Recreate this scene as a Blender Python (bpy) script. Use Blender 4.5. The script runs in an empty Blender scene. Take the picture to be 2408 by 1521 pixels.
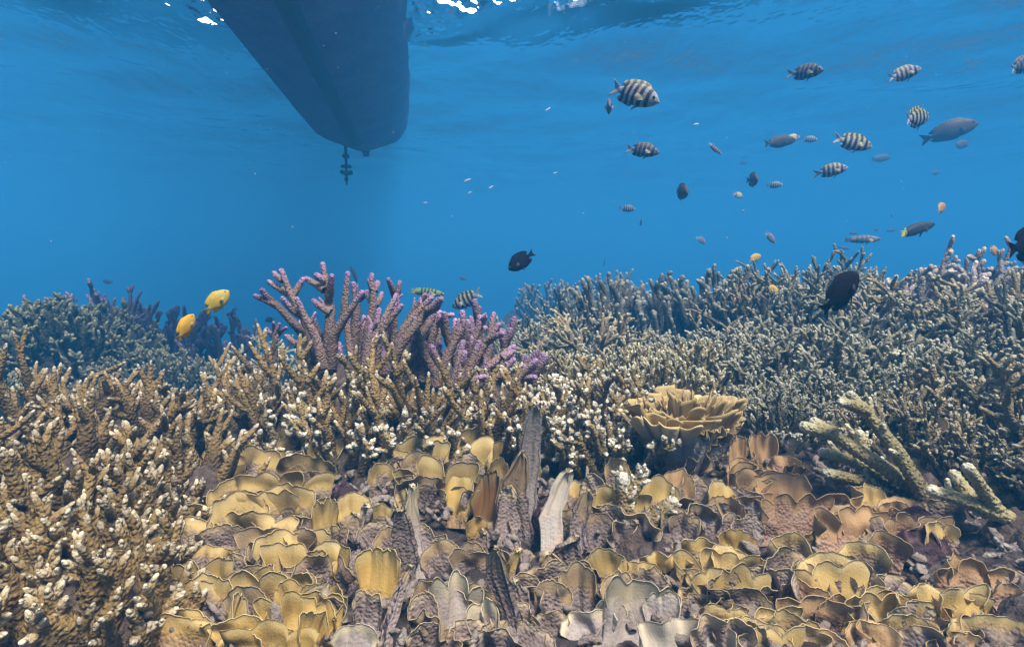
import bpy, math, random
import numpy as np
from mathutils import Vector, Matrix, Quaternion

S = bpy.context.scene
COL = S.collection
rad = math.radians

# ------------------------------------------------------------------ camera, sky, sun, exposure
FPX = 1204 / math.tan(rad(42.5))          # focal length in pixels of a 2408 px wide picture
PITCH = rad(5.5)
cam_d = bpy.data.cameras.new('camera')
cam_d.sensor_width = 36
cam_d.angle = rad(85)
cam_d.clip_start = 0.02
cam_d.clip_end = 500
cam = bpy.data.objects.new('camera', cam_d)
COL.objects.link(cam)
cam.location = (0, 0, 0)
cam.rotation_euler = (rad(90) - PITCH, 0, 0)
S.camera = cam

SUN_EL, SUN_AZ = rad(60), rad(150)         # azimuth from +Y towards +X
w = bpy.data.worlds.new('World')
S.world = w
w.use_nodes = True
nt = w.node_tree
nt.nodes.clear()
out = nt.nodes.new('ShaderNodeOutputWorld')
bg = nt.nodes.new('ShaderNodeBackground')
sky = nt.nodes.new('ShaderNodeTexSky')
sky.sky_type = 'NISHITA'
sky.sun_disc = False
sky.sun_elevation = SUN_EL
sky.sun_rotation = SUN_AZ
bg.inputs['Strength'].default_value = 0.15
tcw = nt.nodes.new('ShaderNodeTexCoord')
cn = nt.nodes.new('ShaderNodeTexNoise')
cn.inputs['Scale'].default_value = 3.2
cn.inputs['Detail'].default_value = 6
cn.inputs['Roughness'].default_value = 0.55
nt.links.new(tcw.outputs['Generated'], cn.inputs['Vector'])
cr = nt.nodes.new('ShaderNodeValToRGB')
cr.color_ramp.elements[0].position = 0.36
cr.color_ramp.elements[1].position = 0.50
nt.links.new(cn.outputs['Fac'], cr.inputs[0])
sep_w = nt.nodes.new('ShaderNodeSeparateXYZ')
nt.links.new(tcw.outputs['Generated'], sep_w.inputs[0])


def wramp(sock, stops):
    r_ = nt.nodes.new('ShaderNodeValToRGB')
    el_ = r_.color_ramp.elements
    while len(el_) < len(stops):
        el_.new(.5)
    for e_, (p_, v_) in zip(el_, stops):
        e_.position = p_
        e_.color = (v_, v_, v_, 1)
    nt.links.new(sock, r_.inputs[0])
    return r_.outputs[0]


def wmul(a_, b_):
    m_ = nt.nodes.new('ShaderNodeMath')
    m_.operation = 'MULTIPLY'
    nt.links.new(a_, m_.inputs[0])
    nt.links.new(b_, m_.inputs[1])
    return m_.outputs[0]


bank = wmul(wramp(sep_w.outputs[2], [(.12, 0), (.26, 1), (.62, 1), (.78, 0)]), wramp(sep_w.outputs[1], [(.45, 0), (.7, 1)]))  # bright cloud bank, added ahead so tilted ripples show white glints
bank = wmul(bank, cr.outputs[0])
cm = nt.nodes.new('ShaderNodeMixRGB')
nt.links.new(bank, cm.inputs[0])
fill_veil = nt.nodes.new('ShaderNodeMixRGB')  # white overhead cloud, added to lift the shadows with neutral light
fill_veil.inputs[0].default_value = 0.30
nt.links.new(sky.outputs[0], fill_veil.inputs[1])
fill_veil.inputs[2].default_value = (13, 12.5, 12, 1)
nt.links.new(fill_veil.outputs[0], cm.inputs[1])
cm.inputs[2].default_value = (42, 42, 42, 1)
nt.links.new(cm.outputs[0], bg.inputs[0])
nt.links.new(bg.outputs[0], out.inputs[0])
w.cycles_visibility.camera = True

sd = bpy.data.lights.new('sun', 'SUN')
sd.energy = 5.0
sd.angle = rad(14)
sd.color = (1.0, 0.90, 0.76)
sun = bpy.data.objects.new('sun', sd)
COL.objects.link(sun)
SUN_DIR = Vector((math.sin(SUN_AZ) * math.cos(SUN_EL), math.cos(SUN_AZ) * math.cos(SUN_EL), math.sin(SUN_EL)))
sun.rotation_euler = SUN_DIR.to_track_quat('Z', 'Y').to_euler()
sun.location = (0, 0, 30)

S.view_settings.view_transform = 'Standard'
S.view_settings.look = 'None'
S.view_settings.gamma = 1
S.view_settings.exposure = 0.94
S.cycles.max_bounces = 6
S.cycles.diffuse_bounces = 2
S.cycles.glossy_bounces = 3
S.cycles.transparent_max_bounces = 12
S.cycles.volume_bounces = 0
S.cycles.sample_clamp_indirect = 6
S.cycles.caustics_reflective = False
S.cycles.use_denoising = True

WATER_Z = 2.0

# ------------------------------------------------------------------ helpers
CF = Vector((0, math.cos(PITCH), -math.sin(PITCH)))
CU = Vector((0, math.sin(PITCH), math.cos(PITCH)))
CR = Vector((1, 0, 0))


def ray(px, py):
    return CF + CR * ((px - 1204) / FPX) + CU * ((760.5 - py) / FPX)


def P(px, py, d):
    return ray(px, py) * d


_rs = np.random.RandomState(5)
_LAT = _rs.rand(64, 64, 64).astype(np.float32)


def vnoise(x, y, z=0.0):
    x, y, z = np.broadcast_arrays(np.asarray(x, float), np.asarray(y, float), np.asarray(z, float))
    xi, yi, zi = np.floor(x).astype(int), np.floor(y).astype(int), np.floor(z).astype(int)
    fx, fy, fz = x - xi, y - yi, z - zi
    fx, fy, fz = [f * f * (3 - 2 * f) for f in (fx, fy, fz)]
    r = 0
    for a in (0, 1):
        for b in (0, 1):
            for c in (0, 1):
                wgt = (fx if a else 1 - fx) * (fy if b else 1 - fy) * (fz if c else 1 - fz)
                r = r + wgt * _LAT[(xi + a) & 63, (yi + b) & 63, (zi + c) & 63]
    return r * 2 - 1


CTRL = np.array([
    (-.6, .2, -.48), (0, .2, -.46), (.6, .2, -.45), (1.2, .3, -.42), (-1.2, .4, -.43),
    (-.7, .7, -.41), (-.2, .6, -.43), (.3, .6, -.44), (.8, .7, -.40), (1.4, .8, -.35),
    (-.9, 1.1, -.38), (-.3, 1.0, -.39), (.2, 1, -.39), (.7, 1.1, -.35), (1.3, 1.2, -.28),
    (-1.0, 1.5, -.40), (-.3, 1.4, -.37), (.3, 1.5, -.36), (.8, 1.6, -.31), (1.5, 1.6, -.2),
    (-2, 2.2, -.36), (-1, 2.1, -.52), (-.3, 2.1, -.48), (.4, 2.1, -.40), (1.2, 2.2, -.2), (2., 2.2, -.24), (2.4, 2.0, -.30),
    (-2.5, 3, -.45), (-1.2, 3, -.55), (-.3, 3, -.6), (.4, 2.9, -.30), (1.2, 2.9, -.18), (2.2, 2.9, -.24), (3, 2.8, -.32),
    (-3, 4, -.9), (-1, 4, -.9), (.3, 4.2, -.8), (1.5, 4, -.5), (3, 4, -.3), (5, 5, -.5), (4.5, 6.5, -.45),
    (-4, 6, -1.2), (-1, 6.5, -1.0), (.6, 7, -.55), (2.5, 7, -.5), (-6, 3, -.9), (6, 3, -.4), (-3, .5, -.5), (3, .5, -.3),
    (0, -2, -.5), (-4, -2, -.6), (4, -2, -.5),
    (0, 10, -3.2), (-7, 9, -3.4), (8, 10, -2.6), (3.5, 9.5, -3), (0, 15, -6), (-10, 14, -6.5), (10, 15, -6), (0, 22, -8), (-15, 20, -8), (15, 20, -8), (0, 40, -8), (-40, 30, -8), (40, 30, -8),
    (-12, 2, -4), (12, 2, -4), (-30, 0, -7), (30, 0, -7), (0, -30, -6), (-60, 60, -8), (60, 60, -8), (0, 70, -8), (-60, -60, -7), (60, -60, -7)])


def ground(x, y):
    x = np.asarray(x, float)
    y = np.asarray(y, float)
    num = 0
    den = 1e-9
    for cx, cy, cz in CTRL:
        bw = 0.22 + 0.22 * math.hypot(cx, cy)
        d2 = ((x - cx) ** 2 + (y - cy) ** 2) / (bw * bw)
        wgt = 1.0 / (0.02 + d2) ** 2
        num = num + wgt * cz
        den = den + wgt
    return num / den


def gz(x, y):
    return float(ground(x, y))


def gpoint(px, py, lift=0.0):
    """where the ray through a point of the photograph meets the sea bed"""
    r = ray(px, py)
    t = np.arange(0.3, 14, 0.01)
    zz = ground(r.x * t, r.y * t) + lift
    hit = np.nonzero(r.z * t <= zz)[0]
    d = t[hit[0]] if len(hit) else 14.0
    return r * float(d), float(d)


class Buf:
    def __init__(s):
        s.v, s.q, s.t, s.c, s.u, s.n = [], [], [], [], [], 0

    def add(s, v, quads=None, tris=None, col=None, uv=None):
        v = np.asarray(v, float)
        s.v.append(v)
        if quads is not None and len(quads):
            s.q.append(np.asarray(quads, int) + s.n)
        if tris is not None and len(tris):
            s.t.append(np.asarray(tris, int) + s.n)
        s.c.append(np.zeros((len(v), 3)) if col is None else np.asarray(col, float))
        s.u.append(np.zeros((len(v), 2)) if uv is None else np.asarray(uv, float))
        s.n += len(v)

    def mesh(s, name, mat=None, smooth=True):
        V = np.concatenate(s.v)
        Q = np.concatenate(s.q) if s.q else np.zeros((0, 4), int)
        T = np.concatenate(s.t) if s.t else np.zeros((0, 3), int)
        me = bpy.data.meshes.new(name)
        me.vertices.add(len(V))
        me.vertices.foreach_set('co', V.astype(np.float32).ravel())
        loops = np.concatenate([Q.ravel(), T.ravel()]).astype(np.int32)
        me.loops.add(len(loops))
        me.loops.foreach_set('vertex_index', loops)
        tot = np.concatenate([np.full(len(Q), 4), np.full(len(T), 3)]).astype(np.int32)
        start = np.concatenate([[0], np.cumsum(tot)[:-1]]).astype(np.int32)
        me.polygons.add(len(tot))
        me.polygons.foreach_set('loop_start', start)
        me.polygons.foreach_set('loop_total', tot)
        me.polygons.foreach_set('use_smooth', np.full(len(tot), smooth))
        C = np.concatenate(s.c)
        a = me.attributes.new('pig', 'FLOAT_COLOR', 'POINT')
        a.data.foreach_set('color', np.concatenate([C, np.ones((len(C), 1))], 1).astype(np.float32).ravel())
        U = np.concatenate(s.u)
        if U.any():
            a2 = me.attributes.new('sheet', 'FLOAT_VECTOR', 'POINT')
            a2.data.foreach_set('vector', np.concatenate([U, np.zeros((len(U), 1))], 1).astype(np.float32).ravel())
        me.update()
        me.validate()
        if mat:
            me.materials.append(mat)
        return me


def obj(name, me, parent=None, loc=None):
    o = bpy.data.objects.new(name, me)
    COL.objects.link(o)
    if parent is not None:
        o.parent = parent
    if loc is not None:
        o.location = loc
    return o


def tag(o, label, cat, group=None, kind=None):
    if label:
        o['label'] = label
    if cat:
        o['category'] = cat
    if group:
        o['group'] = group
    if kind:
        o['kind'] = kind
    return o


def empty(name, loc):
    o = bpy.data.objects.new(name, None)
    o.empty_display_size = 0.05
    COL.objects.link(o)
    o.location = loc
    return o


def structure(o):
    o['kind'] = 'structure'
    return o


# ------------------------------------------------------------------ materials
class NT:
    def __init__(s, name):
        s.m = bpy.data.materials.new(name)
        s.m.use_nodes = True
        s.t = s.m.node_tree
        s.t.nodes.clear()
        s.out = s.t.nodes.new('ShaderNodeOutputMaterial')

    def n(s, typ, **kw):
        nd = s.t.nodes.new('ShaderNode' + typ)
        for k, v in kw.items():
            setattr(nd, k, v)
        return nd

    def l(s, a, b):
        s.t.links.new(a, b)

    def setv(s, sock, v):
        if hasattr(v, 'is_output') or isinstance(v, bpy.types.NodeSocket):
            s.l(v, sock)
        else:
            sock.default_value = v

    def math(s, op, a, b=0.0, clamp=False):
        nd = s.n('Math', operation=op, use_clamp=clamp)
        s.setv(nd.inputs[0], a)
        s.setv(nd.inputs[1], b)
        return nd.outputs[0]

    def mix(s, fac, a, b, blend='MIX'):
        nd = s.n('MixRGB', blend_type=blend)
        s.setv(nd.inputs[0], fac)
        s.setv(nd.inputs[1], a if not isinstance(a, tuple) else (*a, 1))
        s.setv(nd.inputs[2], b if not isinstance(b, tuple) else (*b, 1))
        return nd.outputs[0]

    def noise(s, vec, scale, detail=3.0, rough=0.55):
        nd = s.n('TexNoise')
        s.l(vec, nd.inputs['Vector'])
        nd.inputs['Scale'].default_value = scale
        nd.inputs['Detail'].default_value = detail
        nd.inputs['Roughness'].default_value = rough
        return nd.outputs['Fac']

    def voro(s, vec, scale, feature='F1'):
        nd = s.n('TexVoronoi', feature=feature)
        s.l(vec, nd.inputs['Vector'])
        nd.inputs['Scale'].default_value = scale
        return nd.outputs['Distance']

    def ramp(s, fac, stops, interp='LINEAR'):
        nd = s.n('ValToRGB')
        nd.color_ramp.interpolation = interp
        el = nd.color_ramp.elements
        while len(el) < len(stops):
            el.new(0.5)
        for e, (p, c) in zip(el, stops):
            e.position = p
            e.color = (*c, 1) if isinstance(c, tuple) else (c, c, c, 1)
        s.l(fac, nd.inputs[0])
        return nd.outputs[0]

    def bump(s, h, strength, dist):
        nd = s.n('Bump')
        nd.inputs['Strength'].default_value = strength
        nd.inputs['Distance'].default_value = dist
        s.l(h, nd.inputs['Height'])
        return nd.outputs[0]

    def finish(s, color, rough=0.8, normal=None, spec=0.25, trans=0.0):
        b = s.n('BsdfPrincipled')
        s.setv(b.inputs['Base Color'], color if not isinstance(color, tuple) else (*color, 1))
        s.setv(b.inputs['Roughness'], rough)
        b.inputs['Specular IOR Level'].default_value = spec
        if normal is not None:
            s.l(normal, b.inputs['Normal'])
        s.l(b.outputs[0], s.out.inputs[0])
        return s.m


def mat_branch(name, base, mid, nub, tip, tip_at=0.86, scale=170, bstr=0.9):
    """branching coral: pig.r runs 0..1 from holdfast to growing tip, pig.g marks the raised corallites, pig.b is a per-branch value"""
    k = NT(name)
    at = k.n('Attribute', attribute_name='pig')
    sep = k.n('SeparateColor')
    k.l(at.outputs['Color'], sep.inputs[0])
    g = k.n('NewGeometry')
    tc = k.n('TexCoord')
    co = tc.outputs['Object']
    n1 = k.noise(co, 28, 3)
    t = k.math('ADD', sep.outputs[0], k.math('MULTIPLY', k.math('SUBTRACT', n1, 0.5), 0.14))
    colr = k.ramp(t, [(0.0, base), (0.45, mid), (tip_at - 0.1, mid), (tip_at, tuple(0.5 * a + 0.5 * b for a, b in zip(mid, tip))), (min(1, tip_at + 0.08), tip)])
    cell = k.voro(co, scale)
    inv = k.math('SUBTRACT', 1.0, k.math('MULTIPLY', cell, 1.5), clamp=True)
    f = k.math('MULTIPLY', k.math('MAXIMUM', sep.outputs[1], k.math('MULTIPLY', inv, 0.5)), 0.5)
    colr = k.mix(f, colr, k.mix(0.65, colr, nub))
    oi = k.n('ObjectInfo')
    var = k.math('ADD', 0.60, k.math('ADD', k.math('MULTIPLY', sep.outputs[2], 0.45), k.math('MULTIPLY', oi.outputs['Random'], 0.38)))
    var2 = k.math('MULTIPLY', var, k.math('ADD', 0.72, k.math('MULTIPLY', k.noise(co, 9, 2), 0.56)))
    cv = k.n('CombineColor')
    for i in range(3):
        k.l(var2, cv.inputs[i])
    colr = k.mix(1.0, colr, cv.outputs[0], 'MULTIPLY')
    nrm = k.bump(k.math('ADD', inv, k.math('MULTIPLY', k.noise(co, 320, 2), 0.5)), bstr, 0.004)
    return k.finish(colr, 0.75, nrm, 0.2)


def mat_plate(name, low, high, rim, edge=0.62, rimw=0.955, mott=None, nod=1.0):
    """sheet coral: sheet.y runs 0..1 from root to rim, sheet.x across"""
    k = NT(name)
    at = k.n('Attribute', attribute_name='sheet')
    sx = k.n('SeparateXYZ')
    k.l(at.outputs['Vector'], sx.inputs[0])
    ap = k.n('Attribute', attribute_name='pig')
    sp = k.n('SeparateColor')
    k.l(ap.outputs['Color'], sp.inputs[0])
    tc = k.n('TexCoord')
    co = tc.outputs['Object']
    n1 = k.noise(co, 34, 4, 0.65)
    n2 = k.noise(co, 110, 3, 0.6)
    v = sx.outputs['Y']
    u = sx.outputs['X']
    vv = k.math('ADD', v, k.math('ADD', k.math('MULTIPLY', k.math('SUBTRACT', n1, 0.5), 0.5), k.math('MULTIPLY', k.math('SUBTRACT', n2, 0.5), 0.35)))
    vv = k.math('ADD', vv, k.math('MULTIPLY', k.math('SUBTRACT', sp.outputs[2], 0.5), 0.5))
    f = k.ramp(vv, [(max(0, edge - 0.1), 0.0), (min(1, edge + 0.12), 1.0)])
    lowv = k.mix(n2, tuple(c * 0.75 for c in low), tuple(min(1, c * 1.3) for c in low))
    if mott:
        lowv = k.mix(k.ramp(k.noise(co, 16, 3), [(0.45, 0.0), (0.62, 1.0)]), lowv, mott)
    highv = k.mix(n1, tuple(c * 0.72 for c in high), tuple(min(1, c * 1.25) for c in high))
    c = k.mix(f, lowv, highv)
    # fine growth lines that fan out to the rim
    cmb = k.n('CombineXYZ')
    k.l(k.math('MULTIPLY', u, 16.0), cmb.inputs[0])
    k.l(k.math('MULTIPLY', v, 1.6), cmb.inputs[1])
    k.l(k.math('MULTIPLY', sp.outputs[2], 9.0), cmb.inputs[2])
    st = k.noise(cmb.outputs[0], 2.2, 2, 0.5)
    c = k.mix(k.math('MULTIPLY', k.math('SUBTRACT', st, 0.35), 0.28, clamp=True), c, tuple(min(1, x * 1.5) for x in high))
    rf = k.ramp(k.math('ADD', v, k.math('MULTIPLY', k.math('SUBTRACT', n2, 0.5), 0.05)), [(rimw - 0.17, 0.0), (rimw + 0.03, 1.0)])
    c = k.mix(k.math('MULTIPLY', rf, 0.6), c, rim)
    var = k.math('ADD', 0.75, k.math('MULTIPLY', sp.outputs[0], 0.5))
    cv = k.n('CombineColor')
    for i in range(3):
        k.l(var, cv.inputs[i])
    c = k.mix(1.0, c, cv.outputs[0], 'MULTIPLY')
    nodv = k.math('MULTIPLY', k.math('SUBTRACT', 1.0, k.math('MULTIPLY', k.voro(co, 210), 1.3), clamp=True), k.math('SUBTRACT', 1.0, k.math('MULTIPLY', f, 0.95)))
    h = k.math('ADD', k.math('MULTIPLY', nodv, nod), k.math('ADD', k.math('MULTIPLY', st, 0.22), k.math('MULTIPLY', k.noise(co, 400, 2), 0.3)))
    return k.finish(c, 0.7, k.bump(h, 0.65, 0.0035), 0.2)


M = {}
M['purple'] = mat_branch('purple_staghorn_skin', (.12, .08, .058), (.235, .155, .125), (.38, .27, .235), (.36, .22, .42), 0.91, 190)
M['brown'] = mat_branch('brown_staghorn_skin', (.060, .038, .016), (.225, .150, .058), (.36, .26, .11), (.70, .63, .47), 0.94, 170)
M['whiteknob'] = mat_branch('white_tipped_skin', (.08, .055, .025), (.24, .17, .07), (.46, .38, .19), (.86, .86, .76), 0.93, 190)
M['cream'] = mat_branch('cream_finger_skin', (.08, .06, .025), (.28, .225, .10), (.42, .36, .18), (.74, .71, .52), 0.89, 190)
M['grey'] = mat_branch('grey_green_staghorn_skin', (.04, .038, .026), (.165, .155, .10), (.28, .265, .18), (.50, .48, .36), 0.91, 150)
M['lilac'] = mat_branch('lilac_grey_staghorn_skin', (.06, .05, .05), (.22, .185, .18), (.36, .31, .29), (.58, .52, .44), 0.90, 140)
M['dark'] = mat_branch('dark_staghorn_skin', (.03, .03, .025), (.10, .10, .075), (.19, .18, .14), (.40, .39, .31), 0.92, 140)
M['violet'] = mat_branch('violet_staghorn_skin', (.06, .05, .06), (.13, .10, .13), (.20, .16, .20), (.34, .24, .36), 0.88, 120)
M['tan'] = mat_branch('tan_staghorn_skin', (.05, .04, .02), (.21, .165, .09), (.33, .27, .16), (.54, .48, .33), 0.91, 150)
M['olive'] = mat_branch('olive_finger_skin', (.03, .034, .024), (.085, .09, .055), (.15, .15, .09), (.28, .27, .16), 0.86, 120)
M['rope'] = mat_branch('rope_branch_skin', (.16, .13, .06), (.30, .25, .12), (.48, .42, .24), (.66, .64, .48), 0.96, 170, 1.0)
M['yellow_plate'] = mat_plate('yellow_sheet_skin', (.205, .155, .13), (.43, .305, .105), (.62, .51, .28), 0.58)  # mauve lower part, its colour darkened to put shade into the gaps
M['golden_plate'] = mat_plate('golden_sheet_skin', (.25, .165, .09), (.44, .295, .085), (.61, .49, .24), 0.42)
M['mauve_plate'] = mat_plate('mauve_sheet_skin', (.18, .138, .125), (.32, .225, .12), (.58, .47, .30), 0.80, 0.97, (.25, .205, .205))
M['grey_plate'] = mat_plate('grey_sheet_skin', (.33, .28, .255), (.42, .35, .24), (.74, .66, .45), 0.86, 0.965, (.42, .37, .36), 0.3)
M['vase'] = mat_plate('vase_sheet_skin', (.30, .25, .23), (.46, .32, .12), (.66, .54, .30), 0.90, 0.965, (.38, .33, .31), 0.9)
M['frill'] = mat_plate('frill_sheet_skin', (.19, .135, .10), (.31, .205, .07), (.50, .39, .20), 0.74, 0.965, (.24, .185, .15), 0.5)
M['white_plate'] = mat_plate('bleached_sheet_skin', (.36, .32, .29), (.46, .40, .32), (.58, .50, .34), 0.5, 0.98, (.42, .30, .22), 0.3)
M['rust_plate'] = mat_plate('rust_sheet_skin', (.32, .20, .14), (.40, .25, .12), (.60, .44, .24), 0.6, 0.96, (.36, .25, .2))
M['amber_plate'] = mat_plate('amber_sheet_skin', (.13, .065, .02), (.18, .09, .025), (.36, .27, .14), 0.5, 0.97, (.06, .03, .015), 0.2)


def mat_rock(name, a, b, c):
    k = NT(name)
    g = k.n('NewGeometry')
    co = g.outputs['Position']
    n1 = k.noise(co, 9, 5, 0.6)
    n2 = k.noise(co, 60, 4, 0.65)
    col = k.mix(k.ramp(n1, [(0.38, 0.0), (0.62, 1.0)]), a, b)
    col = k.mix(k.ramp(n2, [(0.5, 0.0), (0.7, 1.0)]), col, c)
    cell = k.voro(co, 70)
    h = k.math('ADD', k.math('MULTIPLY', k.math('SUBTRACT', 1.0, cell), 0.6), n2)
    return k.finish(col, 0.9, k.bump(h, 1.0, 0.012), 0.15)


M['bed'] = mat_rock('reef_rubble', (.042, .033, .029), (.070, .052, .049), (.125, .10, .088))
M['base'] = mat_rock('reef_rock', (.055, .042, .034), (.10, .07, .06), (.15, .12, .09))
M['crust'] = mat_rock('crust_algae', (.060, .028, .030), (.045, .028, .03), (.14, .085, .10))
M['rubble'] = mat_rock('coral_rubble', (.20, .16, .14), (.28, .23, .20), (.36, .31, .26))

# ------------------------------------------------------------------ the sea bed, the water surface
def sgrid(n, half, b, shift=0.0):
    t = np.linspace(-1, 1, n)
    return half * np.sinh(b * t) / math.sinh(b) + shift


gx = sgrid(460, 72, 6.6)
gy = sgrid(460, 72, 6.6, 1.0)
X, Y = np.meshgrid(gx, gy)
Z = ground(X, Y)
D = np.hypot(X, Y)
Z = Z + 0.026 * vnoise(X * 8, Y * 8, 1.3) + 0.018 * vnoise(X * 21, Y * 21, 5.1) + 0.010 * vnoise(X * 50, Y * 50, 2.2) - 0.02
Z = Z + np.clip((D - 2.5) / 3, 0, 1) * (0.10 * vnoise(X * 1.7, Y * 1.7, 7.7) + 0.10 * vnoise(X * 4.3, Y * 4.3, 3.7))


def grid_quads(nr, nc):
    i = np.arange(nr * nc).reshape(nr, nc)
    return np.stack([i[:-1, :-1], i[:-1, 1:], i[1:, 1:], i[1:, :-1]], -1).reshape(-1, 4)


b = Buf()
b.add(np.stack([X.ravel(), Y.ravel(), Z.ravel()], 1), grid_quads(460, 460))
structure(obj('seabed', b.mesh('seabed', M['bed'])))

k = NT('sea_surface_skin')
g = k.n('NewGeometry')
mp = k.n('Mapping')
mp.inputs['Scale'].default_value = (1.0, 0.62, 1.0)
mp.inputs['Rotation'].default_value = (0, 0, rad(24))
k.l(g.outputs['Position'], mp.inputs[0])
h = k.math('ADD', k.noise(mp.outputs[0], 2.3, 3, 0.5), k.math('MULTIPLY', k.noise(mp.outputs[0], 9, 2, 0.5), 0.12))
sxy = k.n('SeparateXYZ')
k.l(g.outputs['Position'], sxy.inputs[0])
def chop(cx, cy, rx, ry):
    ex = k.math('POWER', k.math('DIVIDE', k.math('SUBTRACT', sxy.outputs[0], cx), rx), 2.0)
    ey = k.math('POWER', k.math('DIVIDE', k.math('SUBTRACT', sxy.outputs[1], cy), ry), 2.0)
    return k.math('POWER', 2.718, k.math('MULTIPLY', k.math('ADD', ex, ey), -1.0))
msk = k.math('ADD', 0.42, k.math('ADD', k.math('MULTIPLY', chop(.3, 4.1, 1.3, .6), 4.0), k.math('MULTIPLY', chop(-2.7, 4.4, .75, .6), 4.8)))
msk = k.math('ADD', msk, k.math('MULTIPLY', chop(-2.2, 8.6, 2.6, .8), .5))
nrm = k.bump(k.math('MULTIPLY', h, msk), 1.0, 0.17)
fr = k.n('Fresnel')
fr.inputs['IOR'].default_value = 1.33
k.l(nrm, fr.inputs['Normal'])
tr = k.n('BsdfTransparent')
gl = k.n('BsdfGlossy')
gl.inputs['Roughness'].default_value = 0.12
gl.inputs['Color'].default_value = (.98, .99, 1, 1)
k.l(nrm, gl.inputs['Normal'])
mx = k.n('MixShader')
k.l(fr.outputs[0], mx.inputs[0])
k.l(tr.outputs[0], mx.inputs[1])
k.l(gl.outputs[0], mx.inputs[2])
k.l(mx.outputs[0], k.out.inputs[0])
M['surface'] = k.m
sx_ = sgrid(420, 72, 4.2, -0.5)
sy_ = sgrid(420, 72, 4.2, 4.0)
X, Y = np.meshgrid(sx_, sy_)
rs = np.random.RandomState(11)
Z = np.zeros_like(X) + WATER_Z
near = np.exp(-(np.hypot(X, Y - 4) / 14) ** 2)
for lam, amp in ((3.4, .022), (2.3, .014), (1.5, .009), (1.05, .006), (.75, .004)):
    for j in range(3):
        a = rad(70) + rs.randn() * 0.6
        Z = Z + amp * near * np.sin(2 * math.pi * (X * math.cos(a) + Y * math.sin(a)) / (lam * (0.85 + 0.3 * rs.rand())) + rs.rand() * 6.28)
b = Buf()
b.add(np.stack([X.ravel(), Y.ravel(), Z.ravel()], 1), grid_quads(420, 420))
structure(obj('water_surface', b.mesh('water_surface', M['surface'])))

# the body of water: one closed box of even haze round everything
k = NT('sea_haze')
pv = k.n('VolumePrincipled')
pv.inputs['Absorption Color'].default_value = (0, 0, 0, 1)
pv.inputs['Color'].default_value = (.038, .362, .89, 1)
pv.inputs['Density'].default_value = 0.096
pv.inputs['Anisotropy'].default_value = 0.0
pv.inputs['Density Attribute'].default_value = ''
k.l(pv.outputs[0], k.out.inputs['Volume'])
M['haze'] = k.m
x0, x1, y0, y1, z0, z1 = -75, 75, -75, 77, -10.0, WATER_Z + 1.35
b = Buf()
b.add([(x, y, z) for z in (z0, z1) for y in (y0, y1) for x in (x0, x1)],
      [(0, 2, 3, 1), (4, 5, 7, 6), (0, 1, 5, 4), (2, 6, 7, 3), (0, 4, 6, 2), (1, 3, 7, 5)])
hz = obj('haze', b.mesh('haze', M['haze'], smooth=False))
tag(hz, 'clear blue sea water fading far things', None, kind='stuff')

# ------------------------------------------------------------------ the boat
k = NT('hull_paint')
g = k.n('TexCoord')
co = g.outputs['Object']
c = k.mix(k.ramp(k.noise(co, 3.0, 5, 0.65), [(0.42, 0.0), (0.66, 1.0)]), (.22, .14, .27), (.28, .19, .33))
c = k.mix(k.ramp(k.noise(co, 22, 3), [(0.60, 0.0), (0.70, 0.6)]), c, (.36, .30, .34))
M['hull'] = k.finish(c, 0.6, k.bump(k.noise(co, 30, 3), 0.4, 0.01), 0.3)
k = NT('keel_paint')
M['keel'] = k.finish((.11, .08, .13), 0.7)
k = NT('dull_metal')
M['metal'] = k.finish((.05, .05, .06), 0.5)


def at_surface(px, py, z=WATER_Z):
    r = ray(px, py)
    return r * (z / r.z)


boat = empty('boat', at_surface(855, 352))
tag(boat, 'dark hull of a moored boat seen from below at the water surface', 'boat')
stern_c = at_surface(858, 352)
SL, SR = at_surface(760, 338, WATER_Z - .16), at_surface(950, 325, WATER_Z - .16)
TL, TR = at_surface(468, 0, WATER_Z - .16), at_surface(957, 0, WATER_Z - .16)
for q_ in (SL, SR, TL, TR):
    q_.z = WATER_Z
mid_s = (SL + SR) / 2
mid_t = (TL + TR) / 2
axis = (mid_t - mid_s)
Lvis = axis.length
axis.normalize()
side = Vector((axis.y, -axis.x, 0))
if side.x < 0:
    side = -side
hw_s = (SR - SL).length / 2 * 0.98
hw_t = (TR - TL).length / 2 * 1.02
TOT = Lvis + 2.8
b = Buf()
ns, nr = 60, 25
VV = []
for i in range(ns):
    s = i / (ns - 1)
    dist = s * TOT
    wv = hw_s + (hw_t - hw_s) * min(1, dist / Lvis) ** 0.8
    bowt = max(0, (dist - Lvis + 0.2) / (TOT - Lvis + 0.2))
    wv *= math.sqrt(max(0.0004, 1 - bowt ** 2.2))
    wv *= 0.74 + 0.26 * min(1, (dist / 0.5)) ** 0.5          # rounded stern quarters
    draft = 0.26 * (0.55 + 0.45 * min(1, dist / 1.5)) * (1 - 0.75 * bowt ** 2)
    cpt = mid_s + axis * dist
    for j in range(nr):
        q = j / (nr - 1) * 2 - 1                # -1 port rail .. 1 starboard rail
        aq = abs(q)
        if aq < 0.72:                          # V bottom
            tq = aq / 0.72
            xx = tq * 0.93 * wv
            zz = -draft * (1 - tq ** 1.25) - 0.17
        else:
            tq = (aq - 0.72) / 0.28
            xx = wv * (0.93 + 0.07 * min(1, tq * 3) + 0.10 * tq)
            zz = -0.17 + 0.74 * tq
        VV.append(cpt + side * (math.copysign(xx, q) if q else 0) + Vector((0, 0, zz)))
VV = np.array([tuple(v - boat.location) for v in VV])
b.add(VV, grid_quads(ns, nr))
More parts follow.
